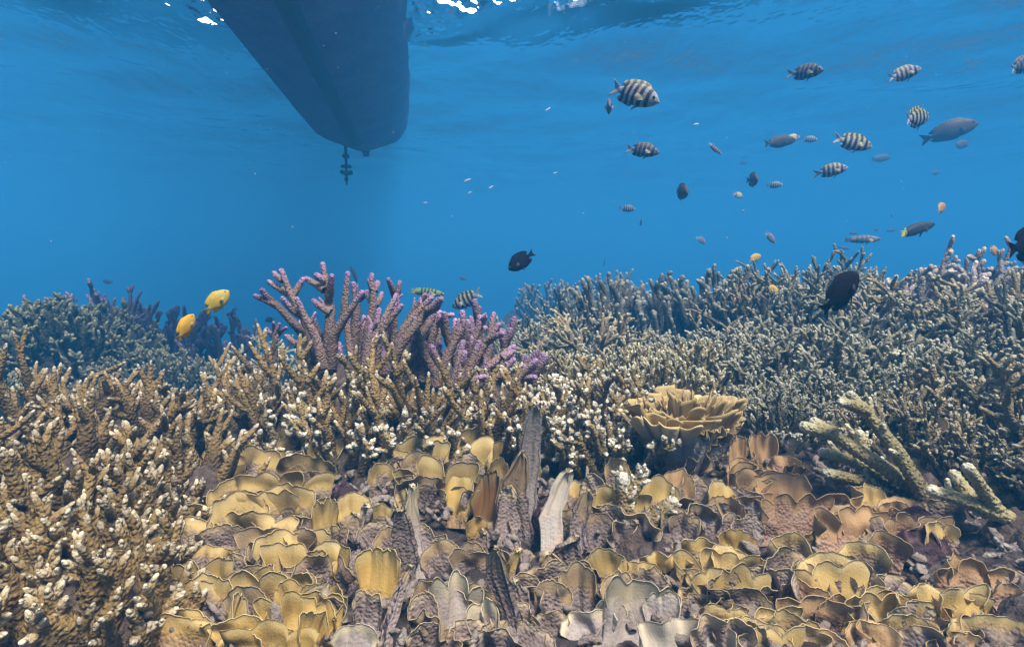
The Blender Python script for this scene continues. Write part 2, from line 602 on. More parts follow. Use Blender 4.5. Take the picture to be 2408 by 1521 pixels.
# transom and deck close the hull
tr_ = list(range(nr))
cz = VV[:nr].mean(0)
b.add(np.vstack([VV[:nr], cz]), tris=[(j, j + 1, nr) for j in range(nr - 1)] + [(nr - 1, 0, nr)])
rails = np.array([[VV[i * nr], VV[i * nr + nr - 1]] for i in range(ns)]).reshape(-1, 3)
b.add(rails, [(2 * i, 2 * i + 1, 2 * i + 3, 2 * i + 2) for i in range(ns - 1)])
obj('hull', b.mesh('hull', M['hull']), boat)


def boxbuf(b, c, sx, sy, sz, ax=Vector((1, 0, 0)), ay=Vector((0, 1, 0)), az=Vector((0, 0, 1)), taper=1.0):
    pts = []
    for z in (-1, 1):
        for y in (-1, 1):
            for x in (-1, 1):
                tt = taper if z < 0 else 1.0
                pts.append(tuple(c + ax * (x * sx * tt) + ay * (y * sy * tt) + az * (z * sz)))
    b.add(pts, [(0, 2, 3, 1), (4, 5, 7, 6), (0, 1, 5, 4), (2, 6, 7, 3), (0, 4, 6, 2), (1, 3, 7, 5)])


def tube(b, pts, r, seg=10, nub=0.0, t0=0.0, t1=1.0, rnd=0.5, rs=None, tref=None):
    """a tapered, rounded tube with raised corallites; pig = (along, raised, per branch)"""
    pts = np.asarray(pts, float)
    r = np.asarray(r, float)
    n = len(pts)
    dseg = np.linalg.norm(np.diff(pts, axis=0), axis=1)
    s = np.concatenate([[0], np.cumsum(dseg)])
    T = np.gradient(pts, axis=0)
    T /= np.linalg.norm(T, axis=1)[:, None] + 1e-12
    m = T.mean(0)
    ref = np.eye(3)[np.argmin(np.abs(m))]
    N = np.cross(T, ref)
    N /= np.linalg.norm(N, axis=1)[:, None] + 1e-12
    B = np.cross(T, N)
    a = np.arange(seg) / seg * 2 * math.pi
    ring = np.cos(a)[None, :, None] * N[:, None, :] + np.sin(a)[None, :, None] * B[:, None, :]
    chk = (np.arange(n)[:, None] + np.arange(seg)[None, :]) % 2
    rr = np.repeat(r[:, None], seg, 1)
    if nub:
        jit = rs.rand(n, seg)
        jit2 = rs.rand(n, seg)
        rr = rr * (1 + nub * chk * (0.15 + 1.25 * jit) + nub * 0.5 * (jit2 - 0.5))
    V = pts[:, None, :] + ring * rr[:, :, None]
    if nub:
        V = V + T[:, None, :] * ((jit2 - .35) * nub * 0.8 * r[:, None])[:, :, None]
    tt = t0 + (t1 - t0) * s / (s[-1] + 1e-9)
    if tref:
        tt = np.clip(1 - (s[-1] - s) / tref, 0, 1)
    Cc = np.zeros((n, seg, 3))
    Cc[..., 0] = tt[:, None]
    Cc[..., 1] = chk
    Cc[..., 2] = rnd
    V = V.reshape(-1, 3)
    Cc = Cc.reshape(-1, 3)
    i = np.arange(n * seg).reshape(n, seg)
    j = np.roll(i, -1, axis=1)
    Q = np.stack([i[:-1], j[:-1], j[1:], i[1:]], -1).reshape(-1, 4)
    tip = pts[-1] + T[-1] * r[-1] * 0.5
    V = np.vstack([V, tip])
    Cc = np.vstack([Cc, [t1, 0.6, rnd]])
    last = i[-1]
    tri = np.stack([last, np.roll(last, -1), np.full(seg, n * seg)], -1)
    b.add(V, Q, tri, Cc)


def limb_profile(L, r0, r1, n, pointed=0.0):
    """arc-length stations and radii of a limb with a rounded end"""
    capn = 4
    s = np.concatenate([np.linspace(0, 1 - min(0.3, r1 / L), n), [0] * capn])
    e = s[n - 1]
    cap = np.array([0.45, 0.75, 0.92, 0.985])
    s[n:] = e + (1 - e) * cap
    r = r0 + (r1 - r0) * s
    r[n:] *= np.sqrt(np.clip(1 - cap ** 2, 0, 1))
    if pointed:
        r *= 1 - pointed * s ** 2
    return s, r


def curve_pts(rs, p0, d0, L, s, up=0.25, wob=0.18):
    """points along a gently bending limb at the stations s"""
    m = 10
    d = np.asarray(d0, float)
    d = d / np.linalg.norm(d)
    p = np.asarray(p0, float)
    pts = [p]
    ww = rs.randn(3) * wob
    for i in range(m):
        d = d + np.array([0, 0, up / m]) + ww / m + rs.randn(3) * wob * 0.35 / m ** 0.5
        d = d / np.linalg.norm(d)
        p = p + d * L / m
        pts.append(p)
    pts = np.array(pts)
    q = np.linspace(0, 1, m + 1)
    return np.stack([np.interp(s, q, pts[:, i]) for i in range(3)], 1)


def perp(rs, d, ang):
    d = d / np.linalg.norm(d)
    v = rs.randn(3)
    v = v - d * v.dot(d)
    v /= np.linalg.norm(v)
    return d * math.cos(ang) + v * math.sin(ang)


def limb(b, rs, p0, d0, L, r0, r1, st, t0=0.0, lvl=0, rnd=None):
    """one limb and, recursively, the side limbs it carries"""
    rnd = rs.rand() if rnd is None else rnd
    step = st.get('step', 0.006)
    n = int(max(4, min(60, L / step)))
    s, r = limb_profile(L, r0, r1, n, st.get('point', 0))
    pts = curve_pts(rs, p0, d0, L, s, st.get('up', .3) if lvl == 0 else st.get('up2', .5), st.get('wob', .25))
    tube(b, pts, r, st.get('seg', 10), st.get('nub', .16), t0, 1.0, rnd, rs, st.get('tref', .10))
    subs = st['subs']
    if lvl < len(subs):
        nlo, nhi, flo, fhi, llo, lhi, ang = subs[lvl]
        for kk in range(rs.randint(nlo, nhi + 1)):
            f = flo + (fhi - flo) * rs.rand()
            i = int(np.searchsorted(s, f))
            i = min(max(i, 1), len(s) - 2)
            tdir = pts[i + 1] - pts[i - 1]
            dd = perp(rs, tdir, ang * (0.7 + 0.6 * rs.rand()))
            if dd[2] < -0.1:
                dd[2] *= -0.4
            Ls = L * (llo + (lhi - llo) * rs.rand())
            rr = max(r[i] * (st.get('subr', .82)), r1)
            limb(b, rs, pts[i], dd, Ls, rr, r1 * st.get('subtip', .95), st, t0 + (1 - t0) * s[i] * 0.6, lvl + 1, rnd)


def crown_dirs(rs, n, R, spread, lean=(0, 0)):
    """starting points and directions of the limbs of a clump"""
    res = []
    for i in range(n):
        rr = math.sqrt((i + 0.5) / n)
        a = i * 2.39996 + rs.rand() * 0.7
        rr2 = min(1, rr + rs.randn() * 0.06)
        p = np.array([math.cos(a) * rr2 * R, math.sin(a) * rr2 * R, 0.0])
        d = np.array([math.cos(a) * rr2 * spread + lean[0] + rs.randn() * .13, math.sin(a) * rr2 * spread + lean[1] + rs.randn() * .13, 1.0])
        res.append((p, d / np.linalg.norm(d), rr))
    return res


def dome(b, rs, R, h, n=18, m=7, sink=0.06, para=False):
    """a lumpy rock foot"""
    V, C = [], []
    for i in range(m):
        f = i / (m - 1)
        for j in range(n):
            a = j / n * 2 * math.pi
            rr = R * math.cos(f * math.pi / 2) + 0.003
            z = h * math.sin(f * math.pi / 2) ** (2 if para else 1) - sink * (1 - f)
            V.append((rr * math.cos(a), rr * math.sin(a), z))
    V = np.array(V)
    ph = rs.rand() * 50
    V = V * (1 + 0.22 * vnoise(V[:, 0] * 22 + ph, V[:, 1] * 22, V[:, 2] * 22))[:, None]
    i = np.arange(m * n).reshape(m, n)
    j = np.roll(i, -1, 1)
    Q = np.stack([i[:-1], j[:-1], j[1:], i[1:]], -1).reshape(-1, 4)
    top = np.vstack([V, V[-n:].mean(0)])
    b.add(top, Q, [(i[-1][q], j[-1][q], m * n) for q in range(n)])


ST = {
    'brown': dict(subs=[(2, 5, .3, .9, .22, .45, .7), (0, 1, .4, .8, .3, .5, .7)], step=.0045, seg=12, nub=.26, up=.35, up2=.6, wob=.15, point=.6, tref=.10),
    'finger': dict(subs=[(2, 5, .25, .88, .25, .46, .75)], step=.005, seg=13, nub=.26, up=.3, up2=.5, wob=.16, point=.6, tref=.10),
    'knob': dict(subs=[(5, 9, .25, .95, .14, .3, .8), (0, 2, .4, .9, .3, .5, .9)], step=.005, seg=9, nub=.34, up=.3, up2=.4, wob=.2, point=.7, tref=.08),
    'table': dict(subs=[(2, 5, .35, .9, .25, .45, .7)], step=.007, seg=7, nub=.25, up=.3, up2=.5, wob=.2, point=.5, tref=.06),
    'thicket': dict(subs=[(4, 8, .25, .95, .2, .45, .7), (0, 2, .4, .9, .3, .55, .7)], step=.010, seg=7, nub=.24, up=.3, up2=.4, wob=.5, tref=.10, point=.3),
    'upright': dict(subs=[(2, 5, .3, .95, .2, .45, .5), (0, 2, .5, .95, .2, .4, .6)], step=.012, seg=8, nub=.20, up=.5, up2=.8, wob=.2, tref=.14, point=.3),
    'far': dict(subs=[(2, 5, .3, .9, .25, .5, .6)], step=.02, seg=6, nub=.15, up=.4, up2=.6, wob=.4),
}


def single_clump(name, rs, st, mat, n, R, L, r0, r1, spread, lean=(0, 0), foot=True, domeh=0.0):
    b = Buf()
    for p, d, rr in crown_dirs(rs, n, R, spread, lean):
        LL = L * (0.72 + 0.5 * rs.rand()) * (1 - 0.25 * rr)
        p = p + np.array([0, 0, domeh * (1 - rr * rr) - 0.02])
        limb(b, rs, p, d, LL, r0 * (.8 + .4 * rs.rand()), r1 * (.85 + .3 * rs.rand()), ST[st])
    if foot:
        dome(b, rs, R * .82, max(domeh - .05, 0.025), 24, 7, .08, True)
    return b.mesh(name, M[mat])


def parts_clump(root, rs, st, mat, n, R, L, r0, r1, spread, lean=(0, 0), domeh=0.0):
    for p, d, rr in crown_dirs(rs, n, R, spread, lean):
        b = Buf()
        LL = L * (0.7 + 0.5 * rs.rand()) * (1 - 0.2 * rr)
        p = p + np.array([0, 0, domeh * (1 - rr * rr) - 0.02])
        limb(b, rs, p, d, LL, r0 * (.8 + .4 * rs.rand()), r1 * (.85 + .3 * rs.rand()), ST[st])
        obj('branch', b.mesh('branch', M[mat]), root)
    b = Buf()
    dome(b, rs, R * 1.1, max(domeh, 0.03) + 0.01, 20, 6)
    obj('base', b.mesh('base', M['base']), root)
#@@PART2@@
# keel, propeller leg and rudder of the boat
b = Buf()
kv = []
for i in range(8, 46):
    dist = i / (ns - 1) * TOT
    c0 = Vector(VV[i * nr + nr // 2])
    for sx, sz in ((-.07, .04), (-.045, -.05), (.045, -.05), (.07, .04)):
        kv.append(tuple(c0 + side * sx + Vector((0, 0, sz))))
nk = len(kv) // 4
i_ = np.arange(nk * 4).reshape(nk, 4)
Q = np.stack([i_[:-1], np.roll(i_, -1, 1)[:-1], np.roll(i_, -1, 1)[1:], i_[1:]], -1).reshape(-1, 4)
b.add(kv, np.vstack([Q, [(0, 1, 2, 3)], [i_[-1]]]))
obj('keel', b.mesh('keel', M['keel'], smooth=False), boat)
pb = Vector(VV[nr // 2]) + side * -0.24 + Vector((0, 0, .03))
b = Buf()
tube(b, [tuple(pb + Vector((0, 0, z))) for z in (.12, .0, -.12, -.24, -.38, -.5)], [.024, .024, .020, .020, .017, .012], 8)
boxbuf(b, pb + Vector((0, 0, -.10)), .04, .04, .024)
boxbuf(b, pb + Vector((0, 0, -.245)), .065, .05, .016)
drive = obj('propeller_leg', b.mesh('propeller_leg', M['metal']), boat)
b = Buf()
hubc = pb + Vector((0, 0, -.36))
tube(b, [tuple(hubc + axis * t) for t in (-.07, -.03, .04, .08)], [.01, .026, .026, .015], 8)
for kx in range(3):
    a = kx * 2.094 + .5
    u = side * math.cos(a) + Vector((0, 0, math.sin(a)))
    v = (side * -math.sin(a) + Vector((0, 0, math.cos(a))))
    pts = []
    for dz in (-.006, .006):
        for rr, ww, tw in ((.02, .015, .5), (.05, .034, .4), (.085, .03, .3), (.10, .01, .3)):
            for sgn in (-1, 1):
                pts.append(tuple(hubc + u * rr + (v * math.cos(tw) + axis * math.sin(tw)) * (sgn * ww) + axis * dz))
    b.add(pts, [(0, 1, 3, 2), (2, 3, 5, 4), (4, 5, 7, 6), (8, 10, 11, 9), (10, 12, 13, 11), (12, 14, 15, 13),
                (0, 2, 10, 8), (2, 4, 12, 10), (4, 6, 14, 12), (1, 9, 11, 3), (3, 11, 13, 5), (5, 13, 15, 7), (6, 7, 15, 14)])
obj('propeller', b.mesh('propeller', M['metal'], smooth=False), drive)
b = Buf()
rb = Vector(VV[nr // 2]) + side * .04 + Vector((0, 0, -.01))
boxbuf(b, rb, .055, .05, .05, ax=side, ay=axis, taper=.7)
obj('rudder_stub', b.mesh('rudder_stub', M['keel'], smooth=False), boat)


# ------------------------------------------------------------------ sheet corals
def plate_buf(b, rs, W, H, org, ax, ay, az, A=1.12, w0=.40, K=None, lobe=.15, curl=.18, cup=.15, ruf=.05, thick=.0022, nu=44, nv=20, strip=False, tier=False):
    """a thin lobed sheet: grows along az, width along ax, face towards -ay"""
    u = np.linspace(-1, 1, nu)
    v = np.linspace(0, 1, nv) ** 0.8
    K = rs.randint(1, 5) if K is None else K
    nu = max(nu, K * 15)
    u = np.linspace(-1, 1, nu)
    cs = np.linspace(-1, 1, K + 2)[1:-1] + rs.randn(K) * .2 / K
    hw = 1.5 / (K + .4) * (0.85 + .4 * rs.rand(K))
    hh = 1 - .16 * rs.rand(K)
    R = np.max([hh[i] * (1 - lobe * np.abs((u - cs[i]) / hw[i]) ** 2) for i in range(K)], 0)
    if tier:
        dd_ = np.abs((u[None, :] - cs[:, None]) / (1.02 / (K + .2)))
        R = np.max([hh[i] * (.62 + .38 * np.sqrt(np.clip(1 - dd_[i] ** 2, 0, 1))) for i in range(K)], 0)
    R = np.maximum(R, .55)
    ph = rs.rand() * 60
    R = R + .035 * vnoise(u * 6 + ph, ph) + .022 * vnoise(u * 17 + ph, ph + 9)
    U, Vv = np.meshgrid(u, v)
    RR = np.repeat(R[None, :], nv, 0)
    if strip:
        edge = 0.80 + .32 * vnoise(Vv * 5 + ph, np.sign(U) * 3 + ph) + .16 * vnoise(Vv * 13 + ph, np.sign(U) * 5 + ph)
        x = W / 2 * U * edge * np.sqrt(np.clip(1.02 - Vv ** 5, .02, 1)) + W * .30 * vnoise(Vv * 2.5 + ph, ph)
        z = H * Vv * (0.86 + .14 * RR)
    else:
        x = W / 2 * (w0 * U * (1 - Vv) + np.sin(A * U) / math.sin(min(A, 1.57)) * Vv * RR * (0.9 + .1 * Vv))
        z = H * Vv * RR * (0.30 + .70 * np.cos(A * U * .9))
    xn = x / (W / 2)
    y = cup * W * (-(xn ** 2) * .5) - curl * H * Vv ** 3
    if tier:
        near_ = np.min(np.abs(u[None, :] - cs[:, None]), 0) * W / 2
        y = y + tier * near_[None, :] * Vv ** 1.5 + .03 * Vv * np.repeat((rs.randn(K) * .6)[np.argmin(np.abs(u[None, :] - cs[:, None]), 0)][None, :], nv, 0) * W / K
    y = y + ruf * W * Vv ** 2 * (np.sin(U * math.pi * (K * .9) + ph) + .7 * vnoise(U * 4 + ph, Vv * 2))
    y = y + .05 * W * vnoise(U * 3 + ph, Vv * 3 + ph) + min(.005 * W + .0005, .0012) * np.clip(1 - 1.25 * Vv, .06, 1) * vnoise(U * 11 + ph, Vv * 10, ph) + min(.007 * W, .0009) * np.clip(1.1 - 1.3 * Vv, .05, 1) * vnoise(U * 24 + ph, Vv * 21, ph)
    G = np.stack([x, y, z], -1)
    du = np.gradient(G, axis=1)
    dv = np.gradient(G, axis=0)
    N = np.cross(du, dv)
    N /= np.linalg.norm(N, axis=-1)[..., None] + 1e-12
    th = (thick * (1.9 - 1.5 * Vv)) if not strip else (.0075 * (1.2 - .7 * Vv) * (1 + .6 * vnoise(U * 2 + ph, Vv * 9)))
    G2 = G - N * th[..., None]
    Mx = np.array([tuple(ax), tuple(ay), tuple(az)])
    o = np.array(tuple(org))
    Vt = np.vstack([G.reshape(-1, 3), G2.reshape(-1, 3)]) @ Mx + o
    q = grid_quads(nv, nu)
    n = nu * nv
    i = np.arange(n).reshape(nv, nu)
    border = list(i[:, 0][::-1]) + list(i[0, 1:]) + list(i[1:, -1]) + list(i[-1, ::-1][1:])
    bq = [(border[j], border[j + 1], border[j + 1] + n, border[j] + n) for j in range(len(border) - 1)]
    uv = np.stack([U.ravel() * W * 10, Vv.ravel()], 1)
    pr = rs.rand(2)
    cc = np.tile([pr[0], 0, pr[1]], (2 * n, 1))
    b.add(Vt, np.vstack([q, q[:, ::-1] + n, bq]), None, cc, np.vstack([uv, uv]))


def plate_at(root, rs, tx, ty, wpx, hpx, mat, lean=None, yaw=None, roll=None, name='sheet', dd=0.0, **kw):
    """one upright sheet of the photograph: rim centre (tx, ty), size in pixels; it stands on the bed below"""
    base, d = gpoint(min(max(tx, -60), 2470), min(ty + hpx * 1.05, 1560))
    d += dd
    base = ray(tx, ty + hpx * 1.05) * d
    strip = kw.get('strip')
    wide = kw.pop('wide', False)
    W = wpx * d / FPX * (1.05 if strip else 1.2 if wide else 1.6)
    H = hpx * d / FPX * (1.25 if strip else 1.42)
    lean = .38 + rs.randn() * .15 if lean is None else lean
    roll = (rs.randn() * .12) if roll is None else roll
    yaw = rs.randn() * .26 if yaw is None else yaw
    az = Vector((roll, lean, 1)).normalized()
    ax = (Vector((1, 0, 0)) - az * az.x).normalized()
    ay = az.cross(ax)
    ax, ay = ax * math.cos(yaw) + ay * math.sin(yaw), ay * math.cos(yaw) - ax * math.sin(yaw)
    org = base - az * (H * .24)
    b = Buf()
    plate_buf(b, rs, W, H * 1.1, org - root.location, ax, ay, az, **kw)
    return obj(name, b.mesh(name, M[mat]), root)


def sheet_colony(label, anchor, plates, seed, mat='yellow_plate', extra=0, box=None, emats=('mauve_plate',), group='sheet corals of the near reef'):
    rs = np.random.RandomState(seed)
    a, d = gpoint(*anchor)
    root = empty('sheet_coral', a)
    tag(root, label, 'sheet coral', group)
    for p in plates:
        tx, ty, wp, hp = p[:4]
        m = p[4] if len(p) > 4 and p[4] else mat
        kw = p[5] if len(p) > 5 else {}
        plate_at(root, rs, tx, ty, wp, hp, m, **kw)
    for i in range(extra):
        tx = box[0] + (box[2] - box[0]) * rs.rand()
        ty = box[1] + (box[3] - box[1]) * rs.rand()
        sc = 38 + 45 * rs.rand() + (ty - 1000) * .06
        plate_at(root, rs, tx, ty, sc * (.7 + .7 * rs.rand()), sc * (.5 + .4 * rs.rand()), emats[rs.randint(len(emats))], yaw=rs.randn() * .5, lean=.35 + rs.randn() * .25, roll=rs.randn() * .22, ruf=.07)
    return root


C1 = dict(K=1, lobe=.25)


def T(x, y, w, h, K, mat=None, **kw):
    """a wide tier of sheet with many lobes"""
    return (x, y, w, h, mat, dict(dict(wide=True, K=max(2, int(K * .62 + .5)), lobe=.30, A=.85, w0=.8, ruf=.018, yaw=0, roll=0, curl=.22, tier=.35), **kw))


NAR = dict(A=.6, w0=.6)
sheet_colony('big yellow rosette of overlapping fan sheets beside the brown finger corals', (600, 1230), [
    T(620, 1062, 250, 70, 6), T(665, 1105, 290, 80, 6), T(600, 1160, 320, 95, 6, roll=-.1), T(570, 1212, 330, 90, 7), T(640, 1245, 260, 80, 5, 'mauve_plate'),
    (693, 993, 92, 62), (625, 1029, 64, 52), (759, 1031, 64, 70), (690, 1030, 66, 60), (621, 1059, 76, 55), (553, 1051, 42, 62, None, C1), (497, 1053, 30, 50),
    (513, 1075, 60, 50), (585, 1090, 70, 45), (724, 1070, 108, 68), (485, 1111, 48, 72, None, C1), (535, 1139, 80, 72), (607, 1123, 48, 42), (690, 1110, 60, 50, 'mauve_plate'),
    (740, 1110, 70, 60, 'mauve_plate'), (560, 1165, 122, 120, None, dict(roll=-.15)), (657, 1143, 150, 100, None, dict(yaw=.05)), (411, 1151, 54, 45), (440, 1181, 84, 60), (415, 1229, 64, 72),
    (690, 1200, 70, 60, 'mauve_plate'), (760, 1181, 46, 84, None, NAR), (500, 1235, 70, 60, 'mauve_plate'), (470, 1215, 60, 50)], 3, extra=16, box=(430, 1120, 760, 1260))
sheet_colony('golden fan sheets with frilled rims clustered under the big yellow rosette', (650, 1420), [
    T(700, 1278, 240, 95, 5), T(640, 1345, 260, 100, 5), T(700, 1405, 260, 90, 6, 'golden_plate'), T(640, 1470, 280, 70, 5, 'golden_plate'),
    (690, 1250, 128, 92), (767, 1293, 74, 86, None, NAR), (621, 1334, 62, 92, None, NAR), (678, 1366, 66, 70, 'golden_plate', C1), (760, 1374, 118, 72, 'golden_plate', dict(K=2, lobe=.2)),
    (739, 1401, 102, 80, 'golden_plate', dict(K=1, lobe=.2)), (727, 1430, 58, 88, 'golden_plate', dict(yaw=.8)), (588, 1455, 142, 62, 'golden_plate'), (572, 1482, 104, 55, 'golden_plate', C1),
    (395, 1290, 62, 60, 'mauve_plate'), (490, 1290, 84, 52), (560, 1300, 70, 60, 'mauve_plate'), (545, 1400, 34, 110, None, dict(yaw=1.1)), (640, 1300, 60, 60, 'mauve_plate'), (700, 1330, 60, 55, 'mauve_plate'), (660, 1490, 40, 40, 'golden_plate')], 4, extra=10, box=(560, 1300, 800, 1400))
sheet_colony('stack of broad golden sheets at the foot of the shaded brown finger coral', (440, 1480), [
    T(455, 1320, 210, 85, 4), T(450, 1375, 230, 95, 4), T(420, 1450, 230, 90, 4, 'golden_plate'),
    (400, 1342, 108, 92), (491, 1364, 108, 100), (434, 1443, 122, 84, 'golden_plate', dict(K=1, lobe=.3)), (345, 1400, 70, 80), (372, 1452, 60, 60, 'golden_plate', C1), (480, 1465, 60, 70, 'golden_plate')], 5, extra=6, box=(330, 1330, 500, 1420))
sheet_colony('narrow yellow-topped sheet column standing alone on grey rubble', (885, 1460), [
    (889, 1305, 80, 120, 'golden_plate', dict(A=.5, w0=.7, yaw=-.2)), (915, 1345, 30, 150, 'mauve_plate', dict(yaw=.9, strip=True)), (865, 1400, 60, 80, 'mauve_plate', NAR), (835, 1480, 80, 60, 'grey_plate')], 6)
sheet_colony('small yellow fans on a grey rough stalk between two rosettes', (840, 1290), [
    (830, 1165, 76, 62), (889, 1187, 56, 46), (845, 1215, 50, 90, 'mauve_plate', dict(strip=True)), (790, 1240, 50, 60, 'mauve_plate'), (850, 1180, 20, 80, 'white_plate', dict(yaw=.9, strip=True)), (880, 1235, 70, 60, 'mauve_plate')], 7)
sheet_colony('tall grey column coral with a folded yellow cap', (960, 1380), [
    (968, 1125, 46, 60), (985, 1140, 30, 200, 'grey_plate', dict(strip=True, yaw=.5, lean=.2)), (962, 1160, 40, 60, None, dict(yaw=-.4)), (955, 1190, 48, 160, 'mauve_plate', dict(strip=True, lean=.15)), (915, 1240, 60, 70, 'mauve_plate'), (1000, 1240, 50, 70, 'mauve_plate')], 8)
sheet_colony('wide tiered yellow and mauve rosette in front of the purple staghorn', (1040, 1150), [
    T(980, 1040, 200, 80, 5), T(1075, 1025, 220, 100, 5), T(1040, 1085, 260, 90, 6),
    (890, 1092, 54, 62, None, C1), (942, 1060, 66, 62), (966, 1027, 84, 52), (1010, 1020, 64, 80), (1082, 1000, 84, 112), (1140, 998, 62, 62), (1160, 996, 74, 84), (1178, 1040, 72, 72),
    (1150, 1052, 60, 50), (1166, 1070, 44, 60, None, C1), (990, 1070, 64, 60, 'mauve_plate'), (930, 1110, 60, 50, 'mauve_plate'), (1040, 1080, 70, 60, 'mauve_plate'), (1110, 1080, 60, 60, 'mauve_plate'), (990, 1095, 30, 30), (920, 1045, 60, 50)], 9, extra=16, box=(920, 1070, 1160, 1150))
sheet_colony('bright yellow cup sheet before a rust-brown bent sheet', (1070, 1230), [
    (1072, 1112, 94, 92, 'golden_plate', dict(K=2, lobe=.18, curl=.05)), (1115, 1217, 42, 42, 'golden_plate'), (1030, 1150, 50, 40)], 10)
sheet_colony('rust-brown curved sheet leaning beside the bright yellow cup', (1140, 1260), [
    (1145, 1110, 62, 130, 'amber_plate', dict(roll=.25, yaw=-.5, K=2)), ], 11)
sheet_colony('tallest grey-lilac blade coral rising out of the rosette with pale edges', (1225, 1240), [
    (1232, 942, 52, 250, 'grey_plate', dict(strip=True, lean=.12, yaw=.15, K=2)), (1250, 952, 34, 100, 'yellow_plate', dict(strip=True, lean=.12, yaw=.9)), (1215, 1060, 60, 170, 'mauve_plate', dict(strip=True, lean=.2)), (1195, 1150, 60, 120, 'mauve_plate', dict(strip=True)), (1256, 1090, 30, 40, 'yellow_plate')], 12)
sheet_colony('bleached white sheet lying aslant between grey ridges', (1230, 1300), [
    (1284, 1108, 64, 180, 'white_plate', dict(strip=True, roll=.32, lean=.5, yaw=.0, K=3))], 13)
sheet_colony('rough grey ridge coral with a yellow fan tip next to the bleached sheet', (1290, 1280), [
    (1345, 1135, 54, 60), (1330, 1150, 44, 150, 'mauve_plate', dict(strip=True, roll=.45, lean=.4)), (1320, 1200, 60, 60, 'mauve_plate'), (1300, 1175, 40, 50, 'yellow_plate')], 14)
sheet_colony('round brown-yellow fans behind the lone white-knobbed branch coral', (1440, 1200), [
    T(1450, 1150, 210, 80, 6),
    (1410, 1120, 70, 78, None, C1), (1425, 1125, 60, 90, 'mauve_plate', C1), (1388, 1185, 44, 52, None, C1), (1450, 1078, 50, 72), (1536, 1130, 78, 72), (1480, 1140, 50, 60), (1400, 1215, 60, 60, 'mauve_plate')], 15, extra=8, box=(1370, 1170, 1520, 1240))
sheet_colony('grey torn sheet with jagged yellow points at the near edge of the reef', (1085, 1500), [
    (1075, 1372, 120, 120, 'grey_plate', dict(K=3, yaw=.1, w0=.8, A=.9, ruf=.09, tier=.3, lean=.55)), (1150, 1410, 70, 95, 'grey_plate', dict(K=2, tier=.3, ruf=.08)), (1000, 1410, 60, 90, 'mauve_plate', dict(K=2, lobe=.25)), (1010, 1450, 70, 70, 'mauve_plate')], 16)
sheet_colony('slim grey column coral between the torn sheet and a dark crevice', (1185, 1470), [
    (1190, 1280, 50, 220, 'mauve_plate', dict(strip=True, lean=.15)), (1196, 1290, 28, 120, 'yellow_plate', dict(strip=True, yaw=.8, lean=.15)), (1220, 1370, 50, 90, 'mauve_plate', dict(strip=True))], 17)
sheet_colony('dark grey dead sheets around the crevice with knobbly tops', (1310, 1400), [
    T(1310, 1330, 200, 80, 5, 'mauve_plate'), T(1120, 1290, 180, 70, 5, 'mauve_plate'),
    (1335, 1258, 66, 100, 'mauve_plate', dict(strip=True)), (1360, 1330, 80, 90, 'mauve_plate'), (1270, 1300, 60, 90, 'mauve_plate', dict(strip=True, roll=.3)), (1290, 1370, 70, 70, 'mauve_plate'), (1230, 1350, 60, 60, 'mauve_plate'), (1060, 1260, 50, 80, 'mauve_plate'), (1110, 1290, 60, 70, 'mauve_plate'), (1145, 1250, 46, 70, 'mauve_plate', dict(strip=True))], 18, extra=20, box=(1000, 1200, 1400, 1480))
sheet_colony('yellow wavy sheet folded like a ribbon above the large smooth grey sheet', (1480, 1390), [
    (1430, 1302, 76, 70, None, dict(roll=-.1)), (1500, 1318, 80, 62), (1560, 1305, 96, 52, None, dict(ruf=.12)), (1455, 1345, 70, 90, 'mauve_plate'), (1530, 1345, 70, 60, 'mauve_plate')], 19)
sheet_colony('large smooth grey-lilac sheet lying flat near the camera', (1510, 1490), [
    (1495, 1372, 185, 120, 'grey_plate', dict(K=3, lean=.8, yaw=.1, w0=.75, roll=.15, ruf=.09, curl=.35, tier=.3)), (1560, 1400, 90, 90, 'grey_plate', dict(K=2, lean=.7, yaw=-.3, tier=.3)), (1430, 1420, 70, 60, 'grey_plate', dict(K=2, lean=.7)), (1395, 1440, 110, 60, 'grey_plate', dict(K=2, lean=.6))], 20)
sheet_colony('white bleached sheet with a torn edge below the smooth grey sheet', (1620, 1530), [
    (1612, 1462, 190, 100, 'white_plate', dict(K=4, lobe=.2, lean=.7, yaw=0, w0=.9, ruf=.08))], 21)
sheet_colony('yellow scalloped sheets around a round upright disc on the slope', (1700, 1360), [
    T(1690, 1295, 240, 85, 6), T(1720, 1350, 260, 90, 6),
    (1655, 1268, 134, 62), (1716, 1298, 88, 76, None, dict(K=1, lobe=.2)), (1775, 1310, 54, 62), (1731, 1245, 74, 56, 'golden_plate', dict(K=1, lobe=.15)), (1690, 1350, 90, 80, 'mauve_plate'), (1640, 1385, 76, 36, None, dict(ruf=.12)), (1655, 1345, 54, 40)], 22, extra=8, box=(1620, 1330, 1780, 1400))
sheet_colony('long frilled yellow sheets along the lower edge with dark hollows above', (1780, 1510), [
    T(1770, 1430, 270, 85, 6), T(1840, 1480, 280, 70, 6),
    (1690, 1430, 42, 72, None, C1), (1760, 1452, 140, 76), (1860, 1442, 110, 92), (1700, 1470, 80, 60), (1800, 1480, 90, 50), (1920, 1480, 100, 60, 'rust_plate')], 23, extra=6, box=(1690, 1420, 1900, 1480))
